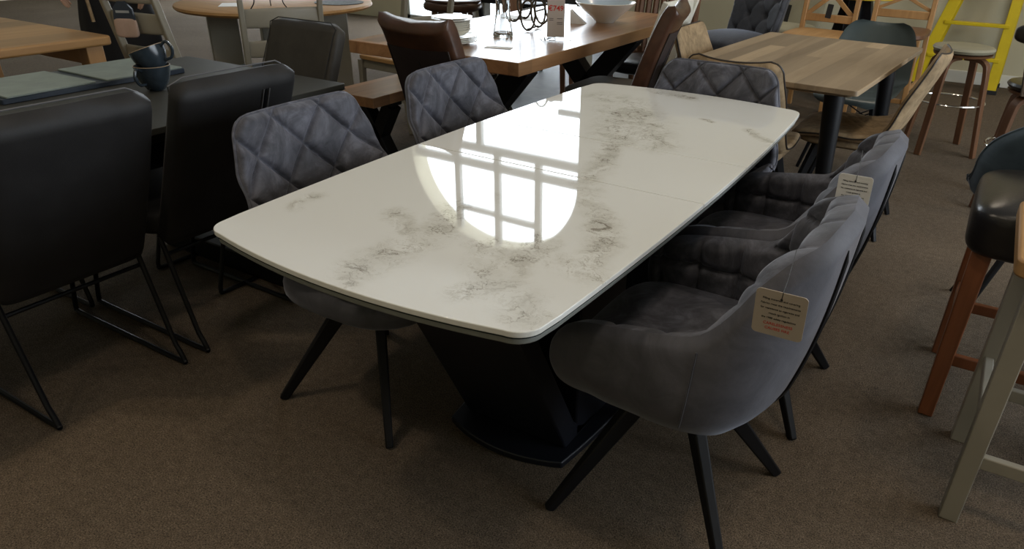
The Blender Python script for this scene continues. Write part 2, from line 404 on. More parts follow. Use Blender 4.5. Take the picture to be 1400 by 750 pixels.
for k in range(n):
    xa, xb = c-a*math.cos(PI*k/n), c-a*math.cos(PI*(k+1)/n)
    za, zb = zs+rise*math.sin(PI*k/n), zs+rise*math.sin(PI*(k+1)/n)
    vs = [(xa, FARY, za), (xb, FARY, zb), (xb, FARY, CEIL), (xa, FARY, CEIL), (xa, FARY+T, za), (xb, FARY+T, zb), (xb, FARY+T, CEIL), (xa, FARY+T, CEIL)]
    wb.add(vs, [(0, 1, 2, 3), (4, 7, 6, 5), (0, 4, 5, 1), (3, 2, 6, 7), (0, 3, 7, 4), (1, 5, 6, 2)])
struct('wall_far', wb, M_wall, smooth=False)
def window(name, bars, mat=M_frame):
    mb = MB()
    for (x0, x1, z0, z1) in bars: mb.box(((x0+x1)/2, FARY+.12, (z0+z1)/2), (x1-x0, .07, z1-z0))
    return struct(name, mb, mat, smooth=False)
def ellz(x): return zs+rise*math.sqrt(max(0, 1-((x-c)/a)**2))
bars = [(AX0, AX0+.05, 0, zs), (AX1-.05, AX1, 0, zs), (AX0, AX1, 0, .06), (AX0, AX1, 3.10, 3.22), (AX0, AX1, 3.34, 3.46), (-5.64, -4.94, 4.1, 4.18), (-6.26, -5.6, 4.08, 4.15)]
for x in (-6.30, -5.60, -4.92): bars.append((x-.045, x+.045, 3.22, ellz(x)+.02))
bars.append((-5.94, -5.85, 0, 3.1))
bars.append((-4.62, AX1, 2.42, 2.5))
window('window_1', bars)
bars = [(-11.4, -8.7, 0, .06), (-11.4, -8.7, 2.33, 2.4), (-11.4, -11.34, 0, 2.4), (-8.76, -8.7, 0, 2.4), (-10.09, -10.02, 0, 2.4)]
window('window_2', bars)
# left, near, right walls
struct('wall_left', MB().box((LEFTX-.1, (NEARY+FARY)/2, CEIL/2), (.2, FARY-NEARY+.4, CEIL)), M_wall, smooth=False)
struct('wall_near', MB().box(((LEFTX+RIGHTX)/2, NEARY-.1, CEIL/2), (RIGHTX-LEFTX+.4, .2, CEIL)), M_wall, smooth=False)
rb = MB()
y0, y1, z0, z1 = RW
for (ya, yb, za, zb) in ((NEARY-.2, y0, 0, CEIL), (y1, FARY+.3, 0, CEIL), (y0, y1, 0, z0), (y0, y1, z1, CEIL)):
    rb.box((RIGHTX+.1, (ya+yb)/2, (za+zb)/2), (.2, yb-ya, zb-za))
struct('wall_right', rb, M_wall, smooth=False)
fb = MB()
for yy in (y0+.03, (2*y0+y1)/3, (y0+2*y1)/3, y1-.03): fb.box((RIGHTX+.1, yy, (z0+z1)/2), (.06, .06, z1-z0))
for zz in (z0+.03, z1-.03): fb.box((RIGHTX+.1, (y0+y1)/2, zz), (.06, y1-y0, .06))
struct('window_3', fb, M_frame, smooth=False)
struct('baseboard_far', MB().box(((AX1+RIGHTX)/2, FARY-.011, .055), (RIGHTX-AX1, .022, .11)), M_trim, bevel=.004)

# ------------------------------------------------------------------ generic shell (seat + back in one sweep)
def sample_profile(pts, n):
    P = catmull([(p[0], p[1], 0) for p in pts], 14)
    d = [0]
    for i in range(1, len(P)): d.append(d[-1]+(P[i]-P[i-1]).length)
    L = d[-1]; out = []
    j = 0
    for k in range(n):
        t = L*k/(n-1)
        while j < len(d)-2 and d[j+1] < t: j += 1
        u = (t-d[j])/max(1e-9, d[j+1]-d[j]); out.append(P[j].lerp(P[j+1], min(1, u)))
    return out, L
def interp(tab, t):
    for (a, x), (b, y) in zip(tab, tab[1:]):
        if t <= b:
            u = max(0, (t-a)/(b-a)); u = u*u*(3-2*u); return x+(y-x)*u
    return tab[-1][1]
def shell_parts(prof, hw, curl, thick, quilt=None, nu=61, nv=110, r0=.07, r1=.09, pillow=.5, mf=None, mbk=None, mp=None, parent=None, pw=2.2, names=('seat_shell', 'outer_shell', 'piping'), piper=.004, bow=0.0):
    """prof (x forward, z) from front of seat to top of back; hw, curl tables over arc fraction 0..1"""
    C, L = sample_profile(prof, nv)
    Nn = []
    for i in range(nv):
        t = (C[min(nv-1, i+1)]-C[max(0, i-1)]).normalized(); Nn.append(Vector((t.y, -t.x, 0)))   # points up / forward
    for i in range(nv):
        if i == 0 and Nn[i].y < 0 or False: pass
    sgn = 1 if Nn[0].y > 0 else -1
    Nn = [q*sgn for q in Nn]
    def width(i):
        s = L*i/(nv-1); w = interp(hw, i/(nv-1))
        for d, r in ((s, r0), (L-s, r1)):
            if d < r: w = w-r+math.sqrt(max(0, r*r-(r-d)**2))
        return w
    Wd = [width(i) for i in range(nv)]
    def pt(u, i, off):
        x = -1+2*u; y = x*Wd[i]; cu = interp(curl, i/(nv-1))*abs(x)**pw
        # keep arc-ish: pull sideways as it curls
        base = C[i]; nn = Nn[i]
        bw = bow*(1-x*x)*(1 if i > nv*.5 else 0)
        q = base+nn*(cu+off)
        return Vector((q.x, y, q.y))
    def front(u, v):
        i = int(round(v*(nv-1))); x = -1+2*u; s = L*v
        edge = min(1, min(s, L-s, (1-abs(x))*max(.05, Wd[i]))/.02); e = math.sqrt(max(0, 1-(1-edge)**2))
        off = thick*pillow*e
        if quilt: off += quilt(x*Wd[i], s, L)*e
        return pt(u, i, off)
    def back(u, v):
        i = int(round(v*(nv-1))); x = -1+2*u; s = L*v
        edge = min(1, min(s, L-s, (1-abs(x))*max(.05, Wd[i]))/.03); e = math.sqrt(max(0, 1-(1-edge)**2))
        return pt(u, i, -thick*(1-pillow)*e-.002)
    MB().grid(front, nu, nv).ob(names[0], mf, parent, angle=80)
    MB().grid(back, 31, nv).ob(names[1], mbk, parent, angle=80)
    if mp:
        ring = [pt(k/20, 0, -.001) for k in range(21)]+[pt(1, i, -.001) for i in range(1, nv-1)]+[pt(1-k/20, nv-1, -.001) for k in range(21)]+[pt(0, i, -.001) for i in range(nv-2, 0, -1)]
        cl = [ring[0]]
        for q in ring[1:]:
            if (q-cl[-1]).length > .004: cl.append(q)
        MB().tube(cl, piper, 6, closed=True).ob(names[2], mp, parent)
    return C, Wd, pt
def diamond(d, depth):
    def f(y, s, L):
        s2 = L-s-.02
        a = (s2/(d*1.12)+y/d+.5); b = (s2/(d*1.12)-y/d+.5)
        da = abs(a-round(a)); db = abs(b-round(b)); m = min(da, db)*d*.75
        g = 1-math.exp(-(m/.0075))
        wr = noise.noise(Vector((y*30, s*17, 1.3)))*.0015+noise.noise(Vector((y*75, s*30, 4.3)))*.0008
        return depth*(g-1)+depth*.35*min(1, (da*db)*5)+wr
    return f
def xlegs(parent, half, hub=(0, 0, .375), mat=M_blackwood, top=(.055, .034), bot=(.026, .022), r=.05, spin=0):
    for k, (sx, sy) in enumerate(((1, 1), (1, -1), (-1, 1), (-1, -1))):
        d = Vector((sx, sy, 0)).normalized(); f = Vector((half[0]*sx, half[1]*sy, 0))
        s = Vector((-d.y, d.x, 0))
        MB().beam(Vector(hub)+d*r, f, top[1], top[0], bot[1], bot[0], side=s).ob('leg', mat, parent, bevel=.005)
    MB().lathe([(.085, hub[2]-.02), (.095, hub[2]-.005), (.095, hub[2]+.03)], n=24).ob('swivel_hub', M_black, parent)

# ------------------------------------------------------------------ quilted velvet chairs
def quilted_chair(label, loc, rz):
    t = thing('quilted_dining_chair', label, 'chair', loc, rz, 'grey quilted velvet chairs without arms')
    prof = [(.285, .415), (.245, .452), (.12, .458), (-.03, .448), (-.13, .455), (-.185, .50), (-.215, .60), (-.245, .72), (-.268, .865)]
    hw = [(0, .20), (.25, .255), (.45, .285), (.62, .290), (.80, .252), (1, .218)]
    curl = [(0, .0), (.15, .03), (.38, .10), (.55, .12), (.7, .07), (.85, .035), (1, .02)]
    shell_parts(prof, hw, curl, .05, diamond(.168, .019), 161, 220, .08, .055, .45, M_grey, M_greyB, M_grey, t, piper=.0045)
    MB().pad((.045, 0, .412), (.50, .515, .115), 3.2, 36, 18).ob('seat_base', M_greyB, t)
    xlegs(t, (.218, .23), (.0, 0, .375))
    return t
q0 = quilted_chair('grey diamond-quilted velvet chair nearest the camera on the left of the marble table', (-1.41, 1.376, 0), 0)
dup(q0, None, (-1.425, 2.075, 0), 0, 'grey diamond-quilted velvet chair second along the left side, before the brown leather chair')
dup(q0, None, (-.865, 2.445, 0), -PI/2, 'grey diamond-quilted velvet chair at the far end of the marble table')

# ------------------------------------------------------------------ armchairs
def armchair(label, loc, rz):
    t = thing('velvet_armchair', label, 'armchair', loc, rz, 'grey velvet armchairs with tags along the right side of the marble table')
    # plan path of the rim, local x forward: half path (y>=0) from arm tip to back centre
    half = catmull([(.205, .240, 0), (.14, .262, 0), (.03, .270, 0), (-.08, .264, 0), (-.165, .222, 0), (-.20, .13, 0), (-.208, 0, 0)], 8)
    path = half + [Vector((p.x, -p.y, 0)) for p in reversed(half[:-1])]
    n = len(path); d = [0]
    for i in range(1, n): d.append(d[-1]+(path[i]-path[i-1]).length)
    L = d[-1]
    nrm = []
    for i in range(n):
        tt = (path[min(n-1, i+1)]-path[max(0, i-1)]).normalized(); nrm.append(Vector((-tt.y, tt.x, 0)) if False else Vector((tt.y, -tt.x, 0)))
    # outward = away from the centre
    nrm = [q if q.dot(p-Vector((.05, 0, 0))) > 0 else -q for q, p in zip(nrm, path)]
    def top(s):
        tb = [(0, .575), (.085, .612), (.166, .626), (.245, .638), (.305, .652), (.338, .702), (.37, .764), (.42, .825), (.50, .858), (.75, .872)]
        tot = 0
        for k in range(-3, 4):
            m = max(0, min(s, L-s)+k*.006)
            for (p_, x_), (q_, y_) in zip(tb, tb[1:]):
                if m <= q_: tot += x_+(y_-x_)*(m-p_)/(q_-p_); break
        return tot/7
    def bot(s):
        m = min(s, L-s)
        return interp([(0, .445), (.15, .425), (.45, .405), (.75, .375)], m)
    def lean(s, z):   # outward flare
        m = min(s, L-s); k = interp([(0, .0), (.20, .0), (.36, .055), (.48, .095), (.75, .105)], m)
        zz = max(0, (z-.42)/.46)
        return k*zz**.85
    R = .050
    def ht(s):
        m = min(s, L-s); a, b = bot(s), top(s); mid = a*.5+b*.5
        if m < R*1.3:
            q = max(.0, 1-(1-m/(R*1.3))**2.7)**(1/2.4); a = mid+(a-mid)*q; b = mid+(b-mid)*q
        return a, b
    th = .058
    def shell_pt(i, z, o):
        s = d[i]; p = path[i]+nrm[i]*(o+.012*max(0, (z-.42)/.46)*(1-min(1, min(s, L-s)/.35)))+Vector((-lean(s, z), 0, 0))
        # arms curve inward a little towards their tips
        return Vector((p.x, p.y, z))
    nz = 22
    def outer(u, v):
        i = int(round(v*(n-1))); s = d[i]; a, b = ht(s); m = min(s, L-s)
        z = a+(b-a)*u
        rr = min(1, (1-u)*(b-a)/.028); e = math.sqrt(max(0, 1-(1-rr)**2))
        belly = .012*math.sin(PI*min(1, u*1.1)); under = -.035*(1-min(1, u*(b-a)/.09))**2*min(1, m/.1)
        tip = math.sqrt(max(0, 1-(1-min(1, m/.03))**2))
        return shell_pt(i, z, (th*.5*e+belly)*tip+under*tip)
    MB().grid(outer, nz, n).ob('outer_shell', M_greyB, t, angle=80)
    nz2 = 40
    def inner(u, v):
        fi = v*(NI-1); f = fi/(NI-1)*(n-1); i = int(f); fr = f-i; i2 = min(n-1, i+1)
        s = d[i]*(1-fr)+d[i2]*fr; a, b = ht(s); m = min(s, L-s); a = max(a, min(.43, b))
        z = a+(b-a)*u
        rr = min(1, (1-u)*(b-a)/.028); e = math.sqrt(max(0, 1-(1-rr)**2))
        tip = math.sqrt(max(0, 1-(1-min(1, m/.03))**2))
        ss = s-L/2
        ga = abs(ss/.105-.5-round(ss/.105-.5))*.105; gb = abs((z-.445)/.105-round((z-.445)/.105))*.105
        if z > .80: gb = .1
        g = .021*(math.exp(-ga/.008)+math.exp(-gb/.008)*.9)
        puff = .018
        o = -(th*.5*e+(puff-g)*e)*tip
        A = shell_pt(i, z, o); B = shell_pt(i2, z, o)
        return A.lerp(B, fr)
    NI = 3*(n-1)+1
    MB().grid(inner, nz2, NI).ob('quilted_inner_shell', M_grey, t, angle=80)
    # vertical seams and centre back split on the outside
    for frac in (.27, .73):
        i = int(frac*(n-1)); pts = []
        for k in range(2, 20):
            pts.append(outer(k/21, i/(n-1))+nrm[i]*.0005)
        MB().tube(pts, .0022, 6).ob('seam', M_tuft, t)
    # rear panel with a dark split either side
    for sg in (-1, 1):
        i0 = int(n/2+sg*5.0); pts = [outer(k/21, i0/(n-1))+nrm[i0]*.001 for k in range(1, 20)]
        MB().tube(pts, [.001]+[.006]*16+[.001], 6).ob('back_split', M_black, t)
    # underside bowl
    C0 = Vector((.0, 0, .350))
    def bowl(u, v):
        i = int(round(v*(n-1))); s = d[i]; a, b = ht(s)
        e = outer(0, v); k = u
        q = e.lerp(C0, k); q.z = e.z+(C0.z-e.z)*math.sin(k*PI/2)**.8*1.0
        return q
    MB().grid(bowl, 10, n).ob('shell_underside', M_greyB, t, angle=80)
    MB().pad((.025, 0, .455), (.40, .47, .10), 4, 44, 22, dome=.012).ob('seat_cushion', M_grey, t)
    MB().pad((.01, 0, .405), (.36, .40, .08), 3).ob('seat_base', M_greyB, t)
    xlegs(t, (.232, .222), (0, 0, .375))
    return t, outer, n, nrm
a0, aouter, an, anrm = armchair('grey velvet armchair nearest the camera with a beige tag hanging on its back', (-.46, 1.41, 0), PI)
dup(a0, None, (-.46, 2.02, 0), PI, 'grey velvet armchair behind the nearest one, with a white tag hanging on its back')

def safety_tag(label, center, xdir, ydir, w=.112, h=.118, mat=M_card):
    t = thing('fire_safety_tag', label, 'tag', (0, 0, 0), 0)
    x = Vector(xdir).normalized(); y = Vector(ydir); y = (y-x*y.dot(x)).normalized(); z = x.cross(y)
    m = Matrix.Identity(4)
    for i, q in enumerate((x, y, z)):
        for j in range(3): m[j][i] = q[j]
    m.translation = Vector(center)
    t.matrix_world = m
    r = .008; poly = []
    for cx, cy, a0_ in ((w/2-r, h/2-r, 0), (-w/2+r, h/2-r, 90), (-w/2+r, -h/2+r, 180), (w/2-r, -h/2+r, 270)):
        for k in range(6): a = math.radians(a0_+k*18); poly.append((cx+r*math.cos(a), cy+r*math.sin(a)))
    MB().prism(poly, -.0006, .0006).ob('card', mat, t, smooth=False)
    MB().lathe([(.0022, .0006), (.0022, .0009)], (0, h/2-.014, 0), 10).ob('eyelet', M_ink, t)
    MB().tube([(0, h/2-.014, .001), (.001, h/2, .001), (0, h/2+.006, -.03), (-.01, h/2+.01, -.13)], .0007, 5).ob('cord', M_ink, t)
    lines = ['Filling materials and covering', 'Fabrics meet the requirements', 'for resistance to cigarette and', 'match ignition in', 'the 1988 safety regulations']
    for k, s in enumerate(lines):
        text_ob('small_print', s, w*.062, M_ink, t, Matrix.Translation((0, h*(.31-k*.105), .0008)), bold=.00005)
    for k, s in enumerate(('CARELESSNESS', 'CAUSES FIRE')):
        text_ob('warning_print', s, w*.088, M_red, t, Matrix.Translation((0, -h*(.235+k*.105), .0008)))
    return t

# ------------------------------------------------------------------ marble table
TX, TY = -.927, 1.708
def boat(L2=.875, we=.405, bulge=.028, endbow=.05, r=.05, inset=0, y0=None, y1=None):
    """outline of the top in table coordinates; optional cut between y0 and y1"""
    def halfw(y): return (we+bulge*(1-(y/L2)**2)*1.0)-inset
    def endy(x): return L2+endbow*(1-(x/we)**2)-inset
    pts = []
    # right side going up (+y)
    ya = -L2 if y0 is None else y0; yb = L2 if y1 is None else y1
    def corner(sx, sy):
        # rounded corner, counter-clockwise list
        cx = (halfw(L2)-r)*sx; yy = endy(halfw(L2)-r)-r
        cy = yy*sy; out = []
        for k in range(9):
            a = k/8*PI/2
            if (sx, sy) == (1, 1): out.append((cx+r*math.cos(a), cy+r*math.sin(a)))
            if (sx, sy) == (-1, 1): out.append((cx-r*math.sin(a), cy+r*math.cos(a)))
            if (sx, sy) == (-1, -1): out.append((cx-r*math.cos(a), cy-r*math.sin(a)))
            if (sx, sy) == (1, -1): out.append((cx+r*math.sin(a), cy-r*math.cos(a)))
        return out
    if y0 is None: pts += corner(1, -1)
    s0 = -L2+r+.03 if y0 is None else ya; s1 = L2-r-.03 if y1 is None else yb
    for k in range(17): y = s0+(s1-s0)*k/16; pts.append((halfw(y), y))
    if y1 is None:
        pts += corner(1, 1)
        for k in range(1, 16): x = (we-r)*(1-2*k/16); pts.append((x, endy(x)))
        pts += corner(-1, 1)
    for k in range(17): y = s1+(s0-s1)*k/16; pts.append((-halfw(y), y))
    if y0 is None:
        pts += corner(-1, -1)
        for k in range(1, 16): x = -(we-r)*(1-2*k/16); pts.append((x, -endy(x)))
    return pts
mt = thing('extending_dining_table', 'large boat-shaped dining table with glossy white marble-effect top and black pedestal', 'dining table', (TX, TY, 0))
sm = .1636
for nm, ya, yb in (('tabletop_half', None, -sm-.0013), ('extension_leaf', -sm+.0013, sm-.0013), ('tabletop_half', sm+.0013, None)):
    MB().prism(boat(y0=ya, y1=yb), .7485, .760).ob(nm, M_marble, mt, bevel=.0015, smooth=True)
MB().prism(boat(inset=.003), .7445, .7482).ob('glass_edge', plain('dark_glass_edge', (.02, .03, .03), .15), mt, smooth=False)
MB().prism(boat(inset=.006), .731, .7445).ob('underframe', M_under, mt, bevel=.003)
MB().prism(boat(L2=.70, we=.30, inset=.03), .69, .7305).ob('extension_rail', M_satin, mt, smooth=False)
def plate(hl, hw_, bow, side, r=.03):
    pts = []
    for k in range(13): x = -hw_+2*hw_*k/12; pts.append((x, -hl-bow*(1-(x/hw_)**2)))
    for k in range(1, 12): y = -hl+2*hl*k/12; pts.append((hw_+side*(1-(y/hl)**2), y))
    for k in range(13): x = hw_-2*hw_*k/12; pts.append((x, hl+bow*(1-(x/hw_)**2)))
    for k in range(1, 12): y = hl-2*hl*k/12; pts.append((-hw_-side*(1-(y/hl)**2), y))
    return pts
MB().prism(plate(.375, .19, .045, .03), 0, .022).ob('base_plate', M_satin, mt, bevel=.004)
for sg in (-1, 1):
    prof = [(-.02*sg, .022), (.22*sg, .045), (.27*sg, .08), (.60*sg, .70), (.66*sg, .70), (.32*sg, .022)]
    m = Matrix(((0, 0, 1), (1, 0, 0), (0, 1, 0)))
    MB().prism(prof, -.17, .17, mat=m).ob('slanted_column', M_satin, mt, bevel=.006)
MB().box((0, -.12, .36), (.34, .28, .68)).ob('centre_column', M_satin, mt, bevel=.006)

# ------------------------------------------------------------------ dark sled-base chairs
def slab_back(name, p_bot, p_top, w, th, mat, parent, r=.06, curve=0, nu=25, nv=25, e=.02, wtop=None):
    """upholstered slab between two (x,z) points; front faces +x"""
    a, b = Vector(p_bot), Vector(p_top); t = (b-a); L = t.length; t.normalize(); nn = Vector((t.y, -t.x)); wtop = wtop or w
    def f(u, v):
        # closed loop around u (front then rear), v up
        s = v*L; wloc = (w+(wtop-w)*v)/2; cl_ = 1
        for d in (s, L-s):
            if d < r: wloc = wloc-r+math.sqrt(max(0, r*r-(r-d)**2))
        ed = min(1, min(s, L-s)/e); ez = math.sqrt(max(0, 1-(1-ed)**2))
        ang = u*2*PI; cx = math.cos(ang); sy = math.sin(ang)
        k = .22
        y = wloc*math.copysign(abs(cx)**k, cx); o = th/2*math.copysign(abs(sy)**.55, sy)*ez
        cv = curve*math.sin(PI*v)
        q = a+t*s+nn*(o-cv)
        return Vector((q.x, y, q.y))
    return MB().grid(f, 48, nv, cu=True).ob(name, mat, parent, angle=80)
def sled_chair(label, loc, rz, mat=M_faux, group='dark faux-leather chairs on black wire sled legs'):
    t = thing('sled_base_chair', label, 'chair', loc, rz, group)
    slab_back('backrest', (-.195, .375), (-.455, .925), .415, .075, mat, t, .045, .01)
    MB().pad((.05, 0, .435), (.50, .45, .10), 5, 40, 20, dome=.01).ob('seat', mat, t)
    t2 = Vector((-.26, 0, .55)).normalized(); nn = Vector((-t2.z, 0, t2.x)); base = Vector((-.195, 0, .375))
    L = math.hypot(.26, .55); pp = []
    for sg in (-1, 1):
        pts = [base+t2*(L*k/20)+Vector((0, sg*(-.028+.22 if .04 < L*k/20 < L-.045 else .202-.045+math.sqrt(max(0, .045**2-(.045-min(L*k/20, L-L*k/20))**2))), 0))+nn*(-.030) for k in range(2, 20)]
        pp.append(pts)
    ring = pp[0]+[base+t2*(L-.006)+nn*-.026+Vector((0, y, 0)) for y in (-.16, -.08, 0, .08, .16)]+pp[1][::-1]
    MB().tube(ring, .0022, 5).ob('piping', M_piping if mat is M_faux else M_faux, t)
    for sg in (-1, 1):
        y = .2*sg
        pts = [(-.19, y, .40), (-.285, y, .07), (-.312, y, .02), (-.285, y, .009), (0, y, .009), (.295, y, .009), (.325, y, .022), (.318, y, .06), (.22, y, .40)]
        P = []
        V_ = [Vector(p) for p in pts]
        P = [V_[0], V_[1]]+catmull([V_[1], V_[2], V_[3], V_[4]], 5)[1:]+catmull([V_[4], V_[5], V_[6], V_[7]], 5)[1:]+[V_[8]]
        MB().tube(P, .0085, 8).ob('sled_leg', M_black, t)
    MB().tube([(-.20, -.2, .34), (-.20, .2, .34)], .007, 8).ob('cross_bar', M_black, t)
    return t
s0 = sled_chair('charcoal faux-leather sled chair nearest the camera, in front of the dark table', (-2.36, .90, 0), PI)
sb = dup(s0, None, (-2.36, 1.385, 0), PI, 'charcoal faux-leather sled chair beside the near quilted chair, with a slit seam')
def rear_slit(t):
    t2 = Vector((-.26, 0, .55)).normalized(); nn = Vector((-t2.z, 0, t2.x)); base = Vector((-.195, 0, .375))
    for nm, dy, rr, mt_, off in (('rear_slit', -.03, [.002, .006, .006, .005, .001], M_black, 0), ('slit_fold', -.040, .0022, M_piping, .002), ('slit_fold', -.019, .0018, M_piping, .002)):
        MB().tube([base+t2*s_+nn*(.0395+.010*math.sin(PI*s_/.608)+off)+Vector((0, dy-.05, 0)) for s_ in (.36, .42, .48, .53, .56)], rr, 6).ob(nm, mt_, t)
rear_slit(sb)
dup(s0, None, (-3.0, .95, 0), 0, 'charcoal faux-leather sled chair on the far side of the dark table, behind the placemats')
sled_chair('olive-grey faux-leather sled chair at the far end of the dark table, seen from its front', (-2.56, 1.80, 0), -PI/2, M_faux2)

# dark table
dt = thing('dark_dining_table', 'dark grey ceramic-topped dining table with black frame behind the sled chairs', 'dining table', (-2.58, 1.07, 0))
def rrect(hx, hy, r, n=5):
    o = []
    for cx, cy, a0_ in ((hx-r, hy-r, 0), (-hx+r, hy-r, 90), (-hx+r, -hy+r, 180), (hx-r, -hy+r, 270)):
        for k in range(n+1): a = math.radians(a0_+k*90/n); o.append((cx+r*math.cos(a), cy+r*math.sin(a)))
    return o
MB().prism(rrect(.48, .92, .012), .742, .762).ob('tabletop', M_slate, dt, bevel=.002)
MB().add([(.48*a, .92*b, .742) for a, b in ((1, 1), (-1, 1), (-1, -1), (1, -1))]+[(.42*a, .84*b, .70) for a, b in ((1, 1), (-1, 1), (-1, -1), (1, -1))],
         [(0, 1, 2, 3), (7, 6, 5, 4), (0, 4, 5, 1), (1, 5, 6, 2), (2, 6, 7, 3), (3, 7, 4, 0)]).ob('bevelled_underframe', M_slate, dt, smooth=False)
MB().box((0, 0, .66), (.80, 1.6, .09)).ob('apron', M_black, dt, bevel=.004)
for sy in (-1, 1):
    MB().box((0, sy*.62, .045), (.78, .09, .09)).ob('foot_beam', M_black, dt, bevel=.006)
    for sx in (-1, 1): MB().beam((sx*.30, sy*.62, .08), (sx*.30, sy*.62, .64), .10, .06).ob('leg', M_black, dt, bevel=.005)
MB().box((0, 0, .30), (.06, 1.16, .06)).ob('stretcher', M_black, dt, bevel=.005)

# things on the dark table
def placemat(label, loc, rz, mat=M_matgreen, sx=.30, sy=.24):
    o = MB().prism(rrect(sx/2, sy/2, .006), 0, .006).ob('placemat', mat, None, bevel=.001, loc=loc); o.rotation_euler = (0, 0, rz)
    return tag(o, label, 'placemat', 'slate placemats on the dark table')
MB_ = MB().prism(rrect(.165, .33, .006), 0, .018).ob('placemat_box', M_navy, None, bevel=.002, loc=(-2.91, 1.43, .7625)); MB_.rotation_euler = (0, 0, .0)
tag(MB_, 'dark flat presentation box under the pale slate placemats on the dark table', 'box')
placemat('pale grey-green slate placemat closest to the two dark cups', (-2.91, 1.60, .781), .0, sx=.33, sy=.30)
placemat('pale grey-green slate placemat further left on the dark flat box', (-2.91, 1.26, .781), .03, sx=.33, sy=.30)

def cup(label, loc, tilt=0, az=0):
    t = thing('stoneware_cup', label, 'cup', loc, 0, 'two dark stoneware cups on the dark table')
    t.rotation_euler = (0, tilt, az)
    prof = [(.0, .0), (.022, .0), (.030, .006), (.046, .030), (.056, .058), (.060, .088), (.0575, .088), (.052, .058), (.042, .032), (.026, .010), (0, .009)]
    MB().lathe(prof, n=36).ob('bowl', M_cup, t)
    MB().tube([(.0588*math.cos(2*PI*k/36), .0588*math.sin(2*PI*k/36), .088) for k in range(36)], .0014, 6, closed=True).ob('rim', plain('bare_clay_rim', (.30, .22, .14), .5), t)
    MB().tube(catmull([(.054, 0, .076), (.082, 0, .086), (.094, 0, .060), (.078, 0, .034), (.048, 0, .030)], 6), .0052, 8).ob('handle', M_cup, t)
    return t
cup('lower dark teal stoneware cup standing on the dark table', (-2.555, 1.515, .7625), 0, -1.2)
c2 = cup('upper dark stoneware cup, tilted inside the one below, with a white sticker', (-2.535, 1.525, .825), math.radians(-20), math.radians(25))
MB().box((-.044, .0, .066), (.001, .022, .022), mat=Matrix.Rotation(math.radians(18), 3, 'Y')).ob('price_sticker', M_card, c2, smooth=False)

# ------------------------------------------------------------------ big rustic table and bench with X legs
def xframe(parent, y, hx, z, w=.10, th=.10, mat=M_black, twist=0):
    for sg in (-1, 1):
        MB().beam((-hx*sg, y, 0), (hx*sg, y, z), th, w, side=(0, 1, 0)).ob('crossed_leg', mat, parent, bevel=.004)
    MB().box((0, y, z+.012), (hx*2+w, th, .024)).ob('mounting_plate', mat, parent, bevel=.003)
bt = thing('rustic_dining_table', 'large thick oak dining table with black crossed legs, plates and a price sign on it', 'dining table', (-2.235, 3.62, 0))
MB().prism(rrect(.50, .98, .004), .722, .782).ob('tabletop', M_rustic, bt, bevel=.003)
for y in (-.62, .62): xframe(bt, y, .30, .697, .12, .10)
MB().tube([(0, -.62, .30), (0, .62, .30)], .012, 8).ob('tie_rod', M_black, bt)
bn = thing('rustic_bench', 'oak bench with black crossed legs left of the big rustic table', 'bench', (-2.93, 3.60, 0))
MB().prism(rrect(.165, .80, .004), .405, .460).ob('bench_top', M_rustic, bn, bevel=.003)
for y in (-.60, .60): xframe(bn, y, .11, .38, .075, .08)

ZT = .7825
def plate_ob(label, loc, r, h=.014, mat=M_china):
    o = MB().lathe([(0, 0), (r*.6, 0), (r*.66, .003), (r, h), (r*1.0, h+.003), (r*.64, .007), (0, .006)], n=40).ob('dinner_plate', mat, None, loc=loc)
    return tag(o, label, 'plate', 'stack of cream plates on the rustic table')
z = ZT
wh = ['bottom', 'second from the bottom', 'third from the bottom', 'fourth from the bottom']
for k in range(4):
    plate_ob('large cream plate, %s of the stack on the rustic table' % wh[k], (-2.27, 2.88, z), .115); z += .0075
wh = ['lowest', 'second', 'third']
z += .008
for k in range(5):
    o = MB().lathe([(0, 0), (.055, 0), (.06, .004), (.082, .022), (.088, .026), (.084, .027), (.056, .010), (0, .009)], n=36).ob('soup_bowl', M_china, None, loc=(-2.275, 2.885, z)); z += .0100
    tag(o, 'cream bowl in the stack, %s above the large plates' % ['first', 'second', 'third', 'fourth', 'fifth'][k], 'bowl', 'stack of cream bowls on the plates')
z += .012
for k in range(2):
    plate_ob(['cream side plate second from the top of the stack', 'patterned cream side plate on the top of the stack'][k], (-2.28, 2.885, z), .098, .011, [M_china, M_china][k]); z += .009
# vase
v = thing('glass_vase', 'tall clear glass waisted vase on the rustic table', 'vase', (-2.20, 3.20, ZT))
MB().lathe([(0, 0), (.048, 0), (.052, .004), (.050, .02), (.043, .06), (.037, .11), (.036, .17), (.042, .25), (.050, .29), (.047, .29), (.039, .25), (.033, .17), (.034, .11), (.040, .06), (.046, .022), (.040, .013), (0, .012)], n=40).ob('vase_body', M_glass, v)
# bronze ring rack
rk = thing('wire_bottle_rack', 'bronze wire rack of oval rings behind the glass vase', 'bottle rack', (-2.20, 3.49, ZT+.004), .15)
def oval(cx, cz, y, rx, rz_, r=.0045): return [(cx+rx*math.cos(2*PI*k/28), y, cz+rz_*math.sin(2*PI*k/28)) for k in range(28)]
for y in (-.07, .07):
    for cx, cz in ((0, .078), (-.083, .118), (.083, .118), (0, .232), (-.083, .272), (.083, .272)):
        MB().tube(oval(cx, cz, y, .042, .076), .0055, 8, closed=True).ob('ring', M_bronze, rk)
for cx, cz in ((0, .002+.0055), (-.083, .048), (.083, .048), (0, .155), (-.042, .10), (.042, .10)): MB().tube([(cx, -.07, cz), (cx, .07, cz)], .0045, 8).ob('cross_rod', M_bronze, rk)
